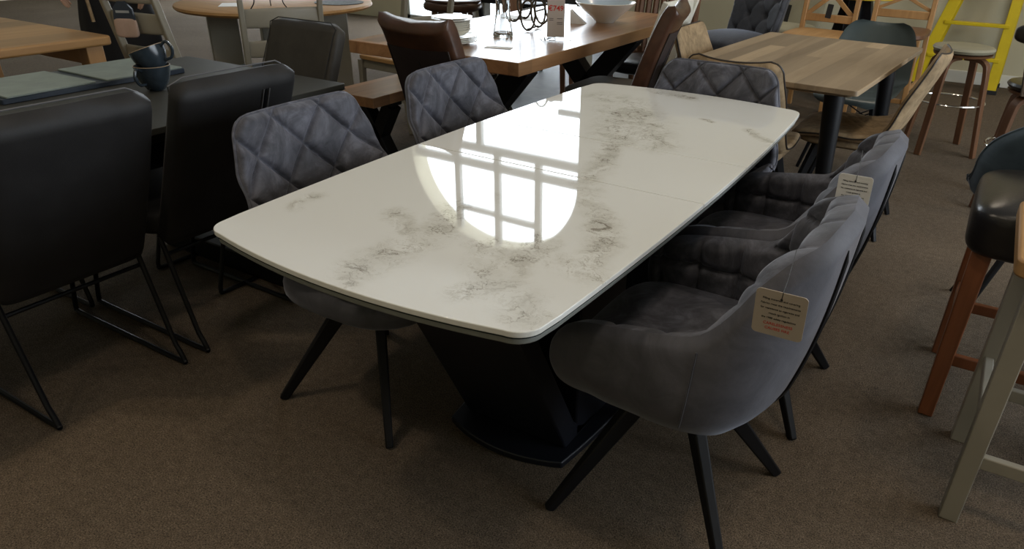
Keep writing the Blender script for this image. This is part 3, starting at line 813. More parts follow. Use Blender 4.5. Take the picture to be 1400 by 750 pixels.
# price sign
sg_ = thing('price_sign', 'upright card price sign reading €749 in red on the rustic table', 'sign', (-1.935, 3.285, ZT), math.radians(24))
MB().box((0, 0, .14), (.088, .003, .26)).ob('sign_card', M_signcard, sg_, bevel=.001)
MB().box((0, 0, .1425), (.094, .0015, .275)).ob('clear_holder', M_glass, sg_, smooth=False)
MB().box((.0, .0, .002), (.15, .085, .003), rz=.3).ob('clear_base', M_glass, sg_, smooth=False)
RX = Matrix.Rotation(PI/2, 4, 'X')
text_ob('price_text', '€749', .036, M_red, sg_, Matrix.Translation((0, -.0026, .148)) @ RX, bold=.0004)
text_ob('name_text', 'New Oak', .013, M_ink, sg_, Matrix.Translation((-.012, -.0026, .215)) @ RX)
mb = MB()
for zz, a, b in ((.198, -.034, .0), (.10, -.034, -.012), (.10, .006, .034), (.092, -.034, -.012), (.082, .006, .034), (.074, .006, .034)):
    mb.box(((a+b)/2, -.0024, zz), (b-a, .0006, .0022))
mb.ob('small_print', M_ink, sg_, smooth=False)
# bowl and folded card
bw = thing('serving_bowl', 'large white flared serving bowl on the rustic table', 'bowl', (-2.03, 4.02, ZT))
MB().lathe([(0, 0), (.055, 0), (.060, .006), (.085, .030), (.135, .070), (.178, .112), (.174, .114), (.130, .077), (.08, .038), (.05, .016), (0, .014)], n=48).ob('bowl_body', M_white, bw)
MB().lathe([(0, .0150), (.05, .0168), (.08, .0388), (.130, .0778), (.171, .112), (.172, .1135), (.129, .0765), (.05, .0158), (0, .0148)], n=48).ob('glazed_inside', M_bowlin, bw)
fc = MB().add([(0, 0, 0), (.09, 0, 0), (.0, 0, .075), (0, .05, 0), (.09, .05, 0), (0, .05, .0755)], [(0, 1, 2), (3, 5, 4), (0, 3, 4, 1), (0, 2, 5, 3), (1, 4, 5, 2)]).ob('folded_card', M_card, None, smooth=False, loc=(-2.16, 3.83, ZT)); fc.rotation_euler = (0, 0, .3)
tag(fc, 'small folded white paper card in front of the white serving bowl', 'card')
tc_ = MB().box((0, 0, .001), (.13, .05, .002), rz=.3).ob('paper_slip', M_card, None, smooth=False, loc=(-2.02, 2.90, ZT))
tag(tc_, 'flat paper slip lying near the plates at the front of the rustic table', 'paper')
tc2 = MB().box((0, 0, .001), (.20, .14, .002), rz=.1).ob('leaflet', M_card, None, smooth=False, loc=(-2.52, 3.85, ZT))
tag(tc2, 'pale leaflet lying on the rear left of the rustic table', 'paper')

# ------------------------------------------------------------------ brown leather chairs
def leather_chair(label, loc, rz):
    t = thing('leather_dining_chair', label, 'chair', loc, rz, 'brown leather scroll-back chairs at the rustic table')
    C, L = sample_profile([(-.16, .40), (-.185, .55), (-.235, .74), (-.305, .94), (-.345, 1.015)], 40)
    def f(u, v):
        i = int(round(v*39)); ang = u*2*PI
        t_ = (C[min(39, i+1)]-C[max(0, i-1)]).normalized(); nn = Vector((t_.y, -t_.x, 0))
        cx, sy = math.cos(ang), math.sin(ang)
        th = .085-.012*v
        s = v*L; ed = min(1, min(s, L-s)/.022); ez = math.sqrt(max(0, 1-(1-ed)**2))
        dip = -.018*(1-abs(cx))*max(0, v-.8)/.2
        w = .175-.003*v
        y = w*math.copysign(abs(cx)**.2, cx); o = th/2*math.copysign(abs(sy)**.45, sy)*ez
        bow = -.022*(1-(y/.19)**2)*v
        q = C[i]+nn*(o+bow)
        return Vector((q.x, y, q.y+dip))
    MB().grid(f, 56, 40, cu=True).ob('backrest', M_brown, t, angle=80)
    def rp(u, v):
        vv = .02+v*.80; i = int(round(vv*39)); t_ = (C[min(39, i+1)]-C[max(0, i-1)]).normalized(); nn = Vector((t_.y, -t_.x, 0))
        y = (-1+2*u)*.150; cx_ = (abs(y)/.172)**5; tk = math.sqrt(max(0, 1-cx_*cx_))**.45; bow = -.022*(1-(y/.19)**2)*vv
        q = C[i]+nn*(-(.085-.012*vv)/2*tk-.0025+bow); return Vector((q.x, y, q.y))
    MB().grid(rp, 15, 30).ob('rear_panel', M_brownD, t, angle=80)
    MB().tube([rp(.5, k/12)+Vector((-.001, 0, 0)) for k in range(12)], .0018, 6).ob('rear_seam', M_ink, t)
    for sg in (0, 1):
        MB().tube([rp(sg, k/20)+Vector((.0, (sg-.5)*.004, .0)) for k in range(21)], .0028, 6).ob('piping', M_darkpipe, t)
    MB().pad((.06, 0, .435), (.46, .40, .12), 4.5, 40, 20, dome=.015).ob('seat', M_brown, t)
    for sx, sy in ((1, 1), (1, -1)): MB().beam((.22, sy*.165, .40), (.23, sy*.165, 0), .042, .042, .03, .03).ob('leg', M_walnut, t, bevel=.004)
    for sy in (-1, 1): MB().beam((-.14, sy*.165, .42), (-.24, sy*.165, 0), .042, .042, .03, .03).ob('leg', M_walnut, t, bevel=.004)
    return t
l0 = leather_chair('dark brown leather chair with its back turned, at the near end of the rustic table', (-1.865, 2.49, 0), math.radians(88))
dup(l0, None, (-1.60, 3.17, 0), PI+.22, 'brown leather chair seen side-on at the right of the rustic table')

def slat_chair(label, loc, rz):
    t = thing('slat_back_chair', label, 'chair', loc, rz)
    for sy in (-1, 1):
        MB().tube(catmull([(-.24, sy*.21, 0), (-.20, sy*.21, .45), (-.24, sy*.21, .75), (-.33, sy*.21, 1.08)], 5), .021, 8).ob('back_post', M_walnut, t)
        MB().beam((.21, sy*.20, .42), (.22, sy*.20, 0), .04, .04, .032, .032).ob('leg', M_walnut, t, bevel=.003)
    for z_, x_ in ((1.03, -.315), (.50, -.205)): MB().box((x_, 0, z_), (.028, .42, .07)).ob('rail', M_walnut, t, bevel=.005)
    for k in range(8):
        y = -.182+k*.052
        MB().tube(catmull([(-.205, y, .50), (-.225, y, .68), (-.265, y, .86), (-.315, y, 1.03)], 4), .0215, 6).ob('slat', M_walnut, t)
    MB().pad((.01, 0, .45), (.46, .44, .09), 4, 36, 16, dome=.02).ob('seat', M_blackleather, t)
    return t
slat_chair('brown slat-back chair with dark leather seat at the far right corner of the rustic table', (-1.98, 4.62, 0), -PI/2+.05)
sc2 = slat_chair('brown slat-back chair tucked under the left side of the rustic table beyond the bench', (-3.02, 4.90, 0), math.radians(20))

# ivory folding-style chair between the tables
def ladder_back(name, label, loc, rz, mat, seatmat, top=.97, rails=((.90, .11),), lean=.16, w=.42, group=None, cross=False, seat_z=.46):
    t = thing(name, label, 'chair', loc, rz, group)
    xt = -.19-lean
    def xp(z): return -.19-lean*max(0, (z-.45)/(top-.45))**1.15
    for sy in (-1, 1):
        MB().beam((-.25, sy*w/2, 0), (-.19, sy*w/2, .46), .03, .036, .034, .042, side=(0, 1, 0)).ob('rear_leg', mat, t, bevel=.004)
        MB().beam((-.19, sy*w/2, .45), (xt, sy*w/2*1.02, top), .034, .042, .026, .034, side=(0, 1, 0)).ob('back_post', mat, t, bevel=.006)
        MB().beam((.20, sy*w/2*.98, seat_z-.02), (.21, sy*w/2*.98, 0), .04, .04, .03, .03).ob('leg', mat, t, bevel=.004)
        MB().beam((-.2, sy*w/2, .22), (.2, sy*w/2, .22), .02, .03).ob('stretcher', mat, t, bevel=.003)
    for z_, h in rails:
        x_ = xp(z_)
        def rf(u, v):
            ang = v*2*PI; y = (-1+2*u)*w/2; bow = -.035*(1-(2*y/w)**2)
            return Vector((x_+bow+.009*math.cos(ang)-(z_-.45)*0+.0, y, z_+h/2*math.copysign(abs(math.sin(ang))**.5, math.sin(ang))*(1+.12*(1-(2*y/w)**2)*(math.sin(ang) > 0))))
        mbx = MB().grid(rf, 17, 16, cv=True); mbx.ob('back_rail', mat, t, angle=60)
    for sx in (-.17, .19): MB().box((sx, 0, seat_z-.045), (.022, w*.95, .06)).ob('seat_rail', mat, t, bevel=.003)
    for sy in (-1, 1): MB().box((0, sy*w*.47, seat_z-.045), (.38, .022, .06)).ob('seat_rail', mat, t, bevel=.003)
    MB().pad((.01, 0, seat_z), (.46, w+.05, .04), 6, 36, 12).ob('seat', seatmat, t)
    return t
ladder_back('ivory_dining_chair', 'ivory painted chair with a curved top rail between the rustic table and the tan chair', (-1.82, 3.78, 0), PI, M_whitep, M_seatgrey, .97, ((.90, .13),), .17, .42)
# ------------------------------------------------------------------ washed oak table on the right
wt = thing('washed_oak_table', 'rectangular washed-oak plank table with round black tapered legs', 'dining table', (-.785, 3.735, 0), math.radians(-4.0))
MB().prism(rrect(.415, .665, .02), .738, .760).ob('tabletop', M_washed, wt, bevel=.002)
MB().prism(rrect(.385, .635, .02), .724, .738).ob('under_board', M_washed, wt, bevel=.006)
for sx in (-1, 1):
    for sy in (-1, 1):
        MB().tube([(sx*.29, sy*.50, .715), (sx*.33, sy*.545, .0)], [.043, .024], 20).ob('leg', M_black, wt)
        MB().tube([(sx*.29, sy*.50, .69), (sx*.10, sy*.30, .715)], .012, 8).ob('leg_brace', M_black, wt)

# ------------------------------------------------------------------ tan chairs
def herring(y, s, L):
    if s > L*.55: return 0
    a = (s+abs(y)*.7)/.06; d_ = abs(a-round(a))*.06
    m = min(d_, abs(y)+.0)
    return -.0035*math.exp(-d_/.006)
def tan_chair(label, loc, rz):
    t = thing('tan_dining_chair', label, 'chair', loc, rz, 'tan suede chairs around the washed-oak table')
    prof = [(.235, .425), (.205, .455), (.08, .462), (-.08, .455), (-.16, .468), (-.215, .53), (-.255, .64), (-.30, .75), (-.338, .852)]
    hw = [(0, .20), (.3, .225), (.5, .225), (.75, .215), (1, .195)]
    curl = [(0, .0), (.3, .012), (.5, .03), (.7, .035), (1, .03)]
    shell_parts(prof, hw, curl, .036, herring, 61, 120, .06, .05, .5, M_tan, M_tan, M_darkpipe, t, piper=.0042)
    MB().pad((.02, 0, .425), (.40, .38, .045), 4).ob('seat_base', M_tan, t)
    for sx, sy in ((1, 1), (1, -1), (-1, 1), (-1, -1)):
        MB().beam((sx*.11, sy*.12, .43), (sx*.23, sy*.205, 0), .042, .030, .020, .018, side=(sx, sy, 0)).ob('leg', M_black, t, bevel=.003)
    MB().box((0, 0, .402), (.30, .28, .012)).ob('leg_plate', M_black, t, bevel=.002)
    return t
tn = tan_chair('tan suede chair with dark piping with its back close behind the far quilted chair', (-.875, 3.19, 0), PI/2)
dup(tn, None, (-1.06, 3.67, 0), 0, 'tan suede chair facing right at the left side of the washed-oak table')
dup(tn, None, (-.50, 3.665, 0), PI, 'tan suede chair seen side-on at the right of the washed-oak table')

# plastic shell chair
def plastic_chair(label, loc, rz):
    t = thing('plastic_shell_chair', label, 'chair', loc, rz)
    prof = [(.24, .42), (.20, .445), (.05, .435), (-.10, .44), (-.17, .49), (-.205, .60), (-.235, .73), (-.255, .815)]
    hw = [(0, .20), (.3, .225), (.55, .235), (.8, .225), (1, .185)]
    curl = [(0, -.02), (.15, .02), (.45, .07), (.7, .065), (1, .055)]
    shell_parts(prof, hw, curl, .008, None, 41, 70, .08, .07, .5, M_shell, M_shell, None, t, pw=2.4)
    for sx, sy in ((1, 1), (1, -1), (-1, 1), (-1, -1)):
        MB().beam((sx*.11, sy*.12, .39), (sx*.22, sy*.21, 0), .026, .026, .018, .018).ob('leg', M_blackwood, t, bevel=.004)
    mbb = MB()
    for a, b in (((1, 1), (1, -1)), ((1, -1), (-1, -1)), ((-1, -1), (-1, 1)), ((-1, 1), (1, 1))):
        mbb.tube([(a[0]*.12, a[1]*.13, .37), (b[0]*.17, b[1]*.17, .20)], .004, 6); mbb.tube([(b[0]*.12, b[1]*.13, .37), (a[0]*.17, a[1]*.17, .20)], .004, 6)
    mbb.ob('wire_bracing', M_black, t)
    return t
plastic_chair('grey-green plastic shell chair at the far end of the washed-oak table', (-.63, 4.60, 0), -PI/2-.12)

# tufted grey chair
def tuft_chair(label, loc, rz):
    t = thing('button_back_chair', label, 'chair', loc, rz)
    prof = [(-.16, .42), (-.20, .58), (-.245, .76), (-.31, .95), (-.36, 1.02)]
    def tuft(y, s, L):
        best = 9
        for r_ in range(0, 6):
            for c_ in range(-3, 4):
                yy = (c_+(.5 if r_ % 2 else 0))*.19; ss = .10+r_*.13
                best = min(best, math.hypot(y-yy, s-ss))
        a = (s-.10)/.26+y/.19; b = (s-.10)/.26-y/.19
        da = abs(a-round(a)); db = abs(b-round(b))
        return -.030*math.exp(-(best/.028)**2)-.008*math.exp(-min(da, db)*.15/.008)
    hw = [(0, .25), (.5, .265), (1, .275)]; curl = [(0, .05), (.5, .04), (1, .01)]
    shell_parts(prof, hw, curl, .085, tuft, 61, 80, .03, .06, .5, M_tuft, M_tuft, None, t, names=('backrest', 'back_shell', 'piping'))
    MB().pad((.05, 0, .43), (.56, .56, .17), 4, 40, 20, dome=.03).ob('seat', M_tuft, t)
    for sx, sy in ((1, 1), (1, -1), (-1, 1), (-1, -1)):
        MB().beam((sx*.21, sy*.21, .36), (sx*.25, sy*.22, 0), .04, .04, .026, .026).ob('leg', M_blackwood, t, bevel=.003)
    return t
tuft_chair('charcoal velvet button-back chair beyond the left corner of the washed-oak table', (-1.80, 5.95, 0), math.radians(-118))

# cross-back oak bar stools
def crossback_stool(label, loc, rz, seat_z=.66, top=1.12, style='x', w=.42):
    t = thing('cross_back_bar_stool', label, 'bar stool', loc, rz)
    for sy in (-1, 1):
        MB().beam((-.23, sy*w/2*1.06, 0), (-.19, sy*w/2, seat_z), .032, .036, side=(0, 1, 0)).ob('rear_leg', M_oakZ, t, bevel=.004)
        MB().beam((-.19, sy*w/2, seat_z-.01), (-.25, sy*w/2, top), .034, .036, side=(0, 1, 0)).ob('back_post', M_oakZ, t, bevel=.005)
        MB().beam((.18, sy*w/2*.95, seat_z-.02), (.22, sy*w/2*1.02, 0), .036, .036, .032, .032).ob('leg', M_oakZ, t, bevel=.004)
        MB().beam((-.21, sy*w/2*1.03, .30), (.2, sy*w/2, .30), .018, .028).ob('stretcher', M_oakZ, t, bevel=.003)
    MB().box((.20, 0, .22), (.026, w, .032)).ob('foot_rail', M_oakZ, t, bevel=.004)
    MB().box((-.21, 0, .26), (.022, w, .030)).ob('foot_rail', M_oakZ, t, bevel=.004)
    for z_ in (seat_z+.10, top-.03): MB().box((-.19-.06*(z_-seat_z)/(top-seat_z), 0, z_), (.022, w, .055)).ob('back_rail', M_oakZ, t, bevel=.005)
    if style == 'x':
        zlo, zm, zhi = seat_z+.13, seat_z+.30, top-.05
        for za, zb in ((zlo, zm), (zm-.01, zhi)):
            for sg in (-1, 1): MB().beam((-.212, -sg*(w/2-.01), za), (-.225, sg*(w/2-.01), zb), .014, .022, side=(1, 0, 0)).ob('cross_slat', M_oakZ, t, bevel=.003)
    else:
        for sg in (-1, 1): MB().beam((-.212, sg*(w/2-.02), seat_z+.12), (-.225, 0, seat_z+.27), .018, .032, side=(1, 0, 0)).ob('cross_slat', M_oakZ, t, bevel=.003)
        for sg in (-1, 1): MB().beam((-.225, 0, seat_z+.26), (-.24, sg*(w/2-.02), top-.05), .018, .032, side=(1, 0, 0)).ob('cross_slat', M_oakZ, t, bevel=.003)
    MB().pad((.0, 0, seat_z), (.46, w+.06, .05), 5, 36, 12).ob('seat', M_walnut if style == 'x' else M_oakX, t)
    return t
crossback_stool('oak bar stool with stacked crosses in its back, left of the ladder', (-.64, 5.80, 0), math.radians(-92), .65, 1.10, 'x', .38)
crossback_stool('oak bar stool with a single V brace and a black swing tag on its back', (-1.16, 5.80, 0), math.radians(-96), .58, 1.06, 'v', .38)
bt2 = MB().prism(rrect(.022, .05, .004), -.001, .001, mat=Matrix.Rotation(PI/2, 3, 'X')).ob('swing_tag', M_ink, None, smooth=False, loc=(-1.135, 5.955, .735))
bt2.rotation_euler = (0, .1, -.15); tag(bt2, 'black swing tag hanging from the V-braced oak bar stool', 'tag')
# cream upholstered chair with black tag
def parsons(label, loc, rz, mat):
    t = thing('cream_upholstered_chair', label, 'chair', loc, rz)
    slab_back('backrest', (-.17, .38), (-.27, 1.02), .44, .09, mat, t, .05, .0)
    MB().pad((.04, 0, .44), (.46, .45, .12), 4.5, 36, 16).ob('seat', mat, t)
    for sx, sy in ((1, 1), (1, -1), (-1, 1), (-1, -1)):
        MB().beam((sx*.18, sy*.18, .39), (sx*.20, sy*.19, 0), .036, .036, .028, .028).ob('leg', M_blackwood, t, bevel=.003)
    return t
parsons('cream upholstered chair partly hidden behind the charcoal button-back chair', (-1.66, 6.95, 0), math.radians(-100), plain('cream_fabric', (.42, .39, .28), .85, 0, .05))
bt3 = MB().prism(rrect(.018, .085, .004), -.001, .001, mat=Matrix.Rotation(PI/2, 3, 'X')).ob('swing_tag', M_ink, None, smooth=False, loc=(-1.71, 7.075, .56))
bt3.rotation_euler = (0, .12, .2); tag(bt3, 'long black swing tag beside the cream upholstered chair', 'tag')

# round white table with holes pattern and black cone base
rt = thing('round_bistro_table', 'small round ivory table with black splayed pedestal behind the oak bar stools', 'table', (-1.05, 6.60, 0))
MB().lathe([(0, .80), (.33, .80), (.345, .81), (.345, .826), (0, .828)], n=48).ob('tabletop', M_whitep, rt)
MB().tube([(.346*math.cos(2*PI*k/48), .346*math.sin(2*PI*k/48), .803) for k in range(48)], .007, 6, closed=True).ob('yellow_edge', M_yellow, rt)
for sg in (-1, 1): MB().beam((sg*.05, 0, .80), (sg*.20, 0, 0), .10, .10, .14, .05).ob('pedestal_leg', M_black, rt, bevel=.005)
for sg in (-1, 1): MB().beam((0, sg*.05, .80), (0, sg*.20, 0), .10, .10, .14, .05).ob('pedestal_leg', M_black, rt, bevel=.005)
cm = thing('perforated_mat', 'ivory mat with round holes lying on the small round table', 'mat', (-1.05, 6.52, .8285))
MB().lathe([(0, 0), (.20, 0), (.20, .004), (0, .004)], n=36).ob('mat_disc', M_whitep, cm)
for k in range(14):
    a = k*2.4; r_ = .045*math.sqrt(k+.5); MB().lathe([(0, .004), (.019, .004), (.019, .0052), (0, .0052)], (r_*math.cos(a), r_*math.sin(a), 0), 14).ob('hole', M_tan, cm)

# ------------------------------------------------------------------ ladder
ld = thing('step_ladder', 'yellow fibreglass step ladder leaning by the cream wall', 'ladder', (-.12, 7.50, 0))
topz = 2.3
for sg, fx, tx_ in ((-1, -.36, .00), (1, .18, .18)):
    pass
def lstile(x0, x1, y0_, y1_, w, nm='stile'):
    MB().beam((x0, y0_, .03), (x1, y1_, topz), w, .035, w*.8, .035, side=(1, 0, 0)).ob(nm, M_yellow, ld, bevel=.004)
    MB().box((x0, y0_, .018), (w+.02, .05, .036)).ob('rubber_foot', M_greyfoot, ld, bevel=.004)
lstile(-.46, .10, -.05, .22, .10); lstile(.17, .20, -.05, .22, .085)
lstile(-.42, .12, .32, .24, .05, 'rear_stile'); lstile(.20, .22, .32, .24, .05, 'rear_stile')
for k in range(7):
    z_ = .28+k*.28; f = z_/topz
    xa, xb = -.46+.56*f, .17+.03*f; y_ = -.05+.27*f
    MB().box(((xa+xb)/2, y_, z_), (xb-xa, .07, .028)).ob('step', M_yellow, ld, bevel=.003)
lt = MB().box((0, 0, 0), (.10, .004, .075)).ob('shelf_label', M_card, ld, smooth=False, loc=(-.33, -.06, .80))

# ------------------------------------------------------------------ bentwood bar stool + dark one
def bentwood(label, loc, rz, seatm, seat_z=.65, back=False, legm=M_walnut):
    t = thing('bentwood_bar_stool', label, 'bar stool', loc, rz)
    MB().lathe([(0, seat_z-.025), (.14, seat_z-.025), (.168, seat_z-.016), (.178, seat_z), (.170, seat_z+.012), (.14, seat_z+.018), (0, seat_z+.014)], n=44).ob('seat', seatm, t)
    MB().lathe([(0, seat_z-.042), (.162, seat_z-.040), (.170, seat_z-.026), (0, seat_z-.024)], n=44).ob('seat_board', legm, t)
    for k in range(4):
        a = PI/4+k*PI/2; d = Vector((math.cos(a), math.sin(a), 0)); s = Vector((-d.y, d.x, 0))
        ctr = catmull([d*.03+Vector((0, 0, seat_z-.055)), d*.11+Vector((0, 0, seat_z-.056)), d*.155+Vector((0, 0, seat_z-.075)), d*.175+Vector((0, 0, seat_z-.13)), d*.20+Vector((0, 0, seat_z*.45)), d*.235+Vector((0, 0, 0))], 6)
        vs = []; fs = []; m = len(ctr)
        for i in range(m):
            tt = (ctr[min(m-1, i+1)]-ctr[max(0, i-1)]).normalized(); nn = tt.cross(s)
            w = .026-.006*i/m; h = .0125
            for p, q in ((-1, -1), (1, -1), (1, 1), (-1, 1)): vs.append(ctr[i]+s*p*w+nn*q*h)
        for i in range(m-1):
            for j in range(4): fs.append((i*4+j, i*4+(j+1) % 4, (i+1)*4+(j+1) % 4, (i+1)*4+j))
        fs += [(0, 1, 2, 3), tuple((m-1)*4+j for j in (3, 2, 1, 0))]
        MB().add(vs, fs).ob('leg', legm, t, bevel=.003)
    MB().tube([((.197*math.cos(2*PI*k/40)), .197*math.sin(2*PI*k/40), seat_z*.5) for k in range(40)], .007, 8, closed=True).ob('foot_ring', M_chrome, t)
    if back:
        MB().pad((-.20, 0, seat_z+.26), (.07, .42, .10), 3.5).ob('back_pad', seatm, t)
        for sy in (-1, 1): MB().tube([(-.15, sy*.10, seat_z-.03), (-.21, sy*.12, seat_z+.10), (-.215, sy*.12, seat_z+.24)], .010, 8).ob('back_support', M_chrome, t)
    return t
bentwood('round bentwood bar stool with a beige seat in front of the yellow ladder', (-.17, 5.32, 0), .35, plain('beige_leatherette', (.26, .24, .17), .45, 0, .1), .65)
bentwood('dark bar stool with black padded seat and back at the right edge of the photo', (.27, 4.40, 0), PI/2, M_blackleather, .63, True)

# ------------------------------------------------------------------ right-hand foreground
bl = thing('leather_bar_stool', 'backless bar stool with black leather seat and reddish wooden legs', 'bar stool', (.285, 2.36, 0))
MB().pad((0, 0, .605), (.46, .46, .15), 6.5, 56, 26, dome=.045).ob('seat', M_blackleather, bl)
for sx in (-1, 1):
    for sy in (-1, 1):
        MB().beam((sx*.175, sy*.165, .58), (sx*.195, sy*.205, 0), .052, .052, .042, .042).ob('leg', M_redwood, bl, bevel=.004)
for sy in (-1, 1): MB().box((0, sy*.195, .20), (.36, .022, .035)).ob('stretcher', M_redwood, bl, bevel=.003)
for sx in (-1, 1): MB().box((sx*.19, 0, .28), (.022, .36, .035)).ob('stretcher', M_redwood, bl, bevel=.003)

ws = thing('painted_oak_stool', 'tall grey-painted stool with a thick oak seat at the right edge', 'stool', (.375, 1.895, 0))
MB().prism(rrect(.225, .22, .03), .690, .730).ob('seat', M_oak, ws, bevel=.006)
for sx in (-1, 1):
    for sy in (-1, 1):
        MB().beam((sx*.165, sy*.165, .69), (sx*.185, sy*.18, 0), .046, .046, .044, .044).ob('leg', M_greige, ws, bevel=.003)
for sy in (-1, 1): MB().box((0, sy*.178, .19), (.33, .022, .036)).ob('stretcher', M_greige, ws, bevel=.003)
for sx in (-1, 1): MB().box((sx*.18, 0, .28), (.022, .32, .036)).ob('stretcher', M_greige, ws, bevel=.003)
MB().box((0, 0, .66), (.32, .32, .055)).ob('apron', M_greige, ws, bevel=.003)

# blue-grey tub chair
def tub(label, loc, rz, mat):
    t = thing('blue_velvet_chair', label, 'chair', loc, rz)
    prof = [(.27, .42), (.23, .455), (.08, .46), (-.10, .455), (-.17, .48), (-.215, .57), (-.255, .70), (-.285, .82)]
    hw = [(0, .20), (.3, .255), (.5, .285), (.75, .27), (1, .21)]
    curl = [(0, 0), (.2, .05), (.5, .13), (.8, .08), (1, .03)]
    shell_parts(prof, hw, curl, .05, None, 51, 80, .07, .12, .5, mat, mat, mat, t)
    MB().pad((.02, 0, .41), (.42, .42, .09), 3).ob('seat_base', mat, t)
    for sx, sy in ((1, 1), (1, -1), (-1, 1), (-1, -1)):
        MB().tube([(sx*.08, sy*.08, .40), (sx*.24, sy*.22, 0)], [.014, .009], 10).ob('leg', M_black, t)
    return t
tub('blue-grey velvet chair with thin black legs behind the black leather bar stool', (.31, 2.87, 0), PI/2, M_blue)

# ------------------------------------------------------------------ round oak table, top left
ro = thing('round_oak_table', 'large round oak table on taupe painted panel pedestal, top left', 'dining table', (-4.42, 3.62, 0))
MB().lathe([(0, .722), (.60, .722), (.645, .728), (.66, .742), (.655, .756), (.635, .762), (0, .762)], n=72).ob('tabletop', M_oakX, ro)
for k in range(4):
    a = math.radians(57+90*k); d = Vector((math.cos(a), math.sin(a), 0))
    MB().beam(d*.37+Vector((0, 0, .03)), d*.37+Vector((0, 0, .722)), .19, .19, side=(math.cos(a), math.sin(a), 0)).ob('pedestal_post', M_greige, ro, bevel=.008)
MB().box((0, 0, .69), (.86, .10, .06), rz=math.radians(57)).ob('cross_rail', M_greige, ro, bevel=.004)
MB().box((0, 0, .69), (.86, .10, .06), rz=math.radians(147)).ob('cross_rail', M_greige, ro, bevel=.004)
MB().box((0, 0, .035), (.9, .16, .07), rz=math.radians(57)).ob('foot', M_greige, ro, bevel=.01)
MB().box((0, 0, .035), (.9, .16, .07), rz=math.radians(147)).ob('foot', M_greige, ro, bevel=.01)
o = MB().lathe([(0, 0), (.165, 0), (.168, .004), (0, .006)], n=48).ob('round_placemat', M_matgrey, None, loc=(-4.03, 3.84, .7625)); tag(o, 'round woven grey placemat at the right rim of the round oak table', 'placemat')
o = MB().box((0, 0, .0015), (.13, .20, .003), rz=.8).ob('white_brochure', M_card, None, smooth=False, loc=(-4.46, 3.28, .7625)); tag(o, 'white brochure lying on the round oak table', 'brochure')
ch = thing('wire_candle_stand', 'small black wire stand on thin feet on the round oak table', 'stand', (-4.12, 3.32, .7625))
for k in range(3):
    a = k*2*PI/3+.3; MB().tube(catmull([(.13*math.cos(a), .13*math.sin(a), .004), (.10*math.cos(a), .10*math.sin(a), .05), (.11*math.cos(a), .11*math.sin(a), .12)], 5), .004, 6).ob('foot', M_black, ch)
MB().tube([(.11*math.cos(2*PI*k/30), .11*math.sin(2*PI*k/30), .12) for k in range(30)], .004, 6, closed=True).ob('ring', M_black, ch)
G = 'taupe painted ladder-back chairs around the round oak table'
ladder_back('taupe_ladder_back_chair', 'taupe ladder-back chair beside the person in black, left of the round oak table', (-3.93, 2.56, 0), math.radians(95), M_cream, M_cream, 1.05, ((.96, .11), (.80, .10), (.62, .10)), .13, .40, G)
ladder_back('taupe_ladder_back_chair', 'taupe ladder-back chair directly behind the olive-grey sled chair', (-3.72, 3.02, 0), math.radians(150), M_cream, M_cushion, 1.05, ((.97, .11), (.80, .10), (.63, .09)), .12, .42, G)
ladder_back('taupe_ladder_back_chair', 'taupe ladder-back chair with bare oak seat beside the bench', (-3.47, 3.85, 0), math.radians(175), M_cream, M_oakX, 1.08, ((.98, .11), (.70, .08)), .12, .42, G)

# saddle stool and cream farmhouse table beyond
ss = thing('saddle_bar_stool', 'brown leather saddle-seat bar stool with wooden legs beyond the brown chair', 'bar stool', (-3.90, 4.95, 0), .4)
MB().pad((0, 0, .66), (.46, .36, .10), 3.2, 40, 18).ob('seat', M_brown, ss)
MB().tube([(.225*math.cos(2*PI*k/40), .175*math.sin(2*PI*k/40), .70) for k in range(40)], .010, 8, closed=True).ob('seat_rim', M_brown, ss)
for sx in (-1, 1):
    for sy in (-1, 1): MB().beam((sx*.12, sy*.09, .63), (sx*.19, sy*.15, 0), .04, .04, .03, .03).ob('leg', M_walnut, ss, bevel=.003)
for sy in (-1, 1): MB().box((0, sy*.13, .2), (.32, .02, .03)).ob('stretcher', M_walnut, ss, bevel=.003)
ft = thing('farmhouse_table', 'taupe painted farmhouse table with thick legs beyond the rustic table', 'table', (-4.05, 6.35, 0), .0)
MB().prism(rrect(.95, .48, .02), .74, .78).ob('tabletop', M_walnut, ft, bevel=.004)
MB().box((0, 0, .68), (1.7, .80, .12)).ob('apron', plain('dark_painted_apron', (.05, .055, .06), .5), ft, bevel=.004)
for sx in (-1, 1):
    for sy in (-1, 1): MB().box((sx*.83, sy*.37, .37), (.12, .12, .74)).ob('leg', M_greige, ft, bevel=.005)
def simple_chair(label, loc, rz, mat, g):
    return ladder_back('dark_side_chair', label, loc, rz, mat, mat, .92, ((.84, .12), (.66, .06)), .12, .40, g)
simple_chair('dark side chair pushed under the near side of the taupe farmhouse table', (-3.85, 5.75, 0), PI/2+.1, M_black, 'dark side chairs at the farmhouse table')
simple_chair('dark side chair by the window beyond the farmhouse table', (-4.5, 7.1, 0), -PI/2, M_black, 'dark side chairs at the farmhouse table')

# oak side table with corner at the left
ot = thing('honey_oak_console', 'honey oak table with thick rounded top and square legs at the left edge', 'table', (-4.52, 1.68, 0))
MB().prism(rrect(.66, .44, .03), .715, .760).ob('tabletop', M_oak, ot, bevel=.010, seg=3)
for sx in (-1, 1):
    for sy in (-1, 1): MB().box((sx*.58, sy*.36, .357), (.085, .085, .714)).ob('leg', M_oakZ, ot, bevel=.004)
MB().box((0, .36, .66), (1.08, .022, .09)).ob('apron', M_oakX, ot, bevel=.003); MB().box((0, -.36, .66), (1.08, .022, .09)).ob('apron', M_oakX, ot, bevel=.003)

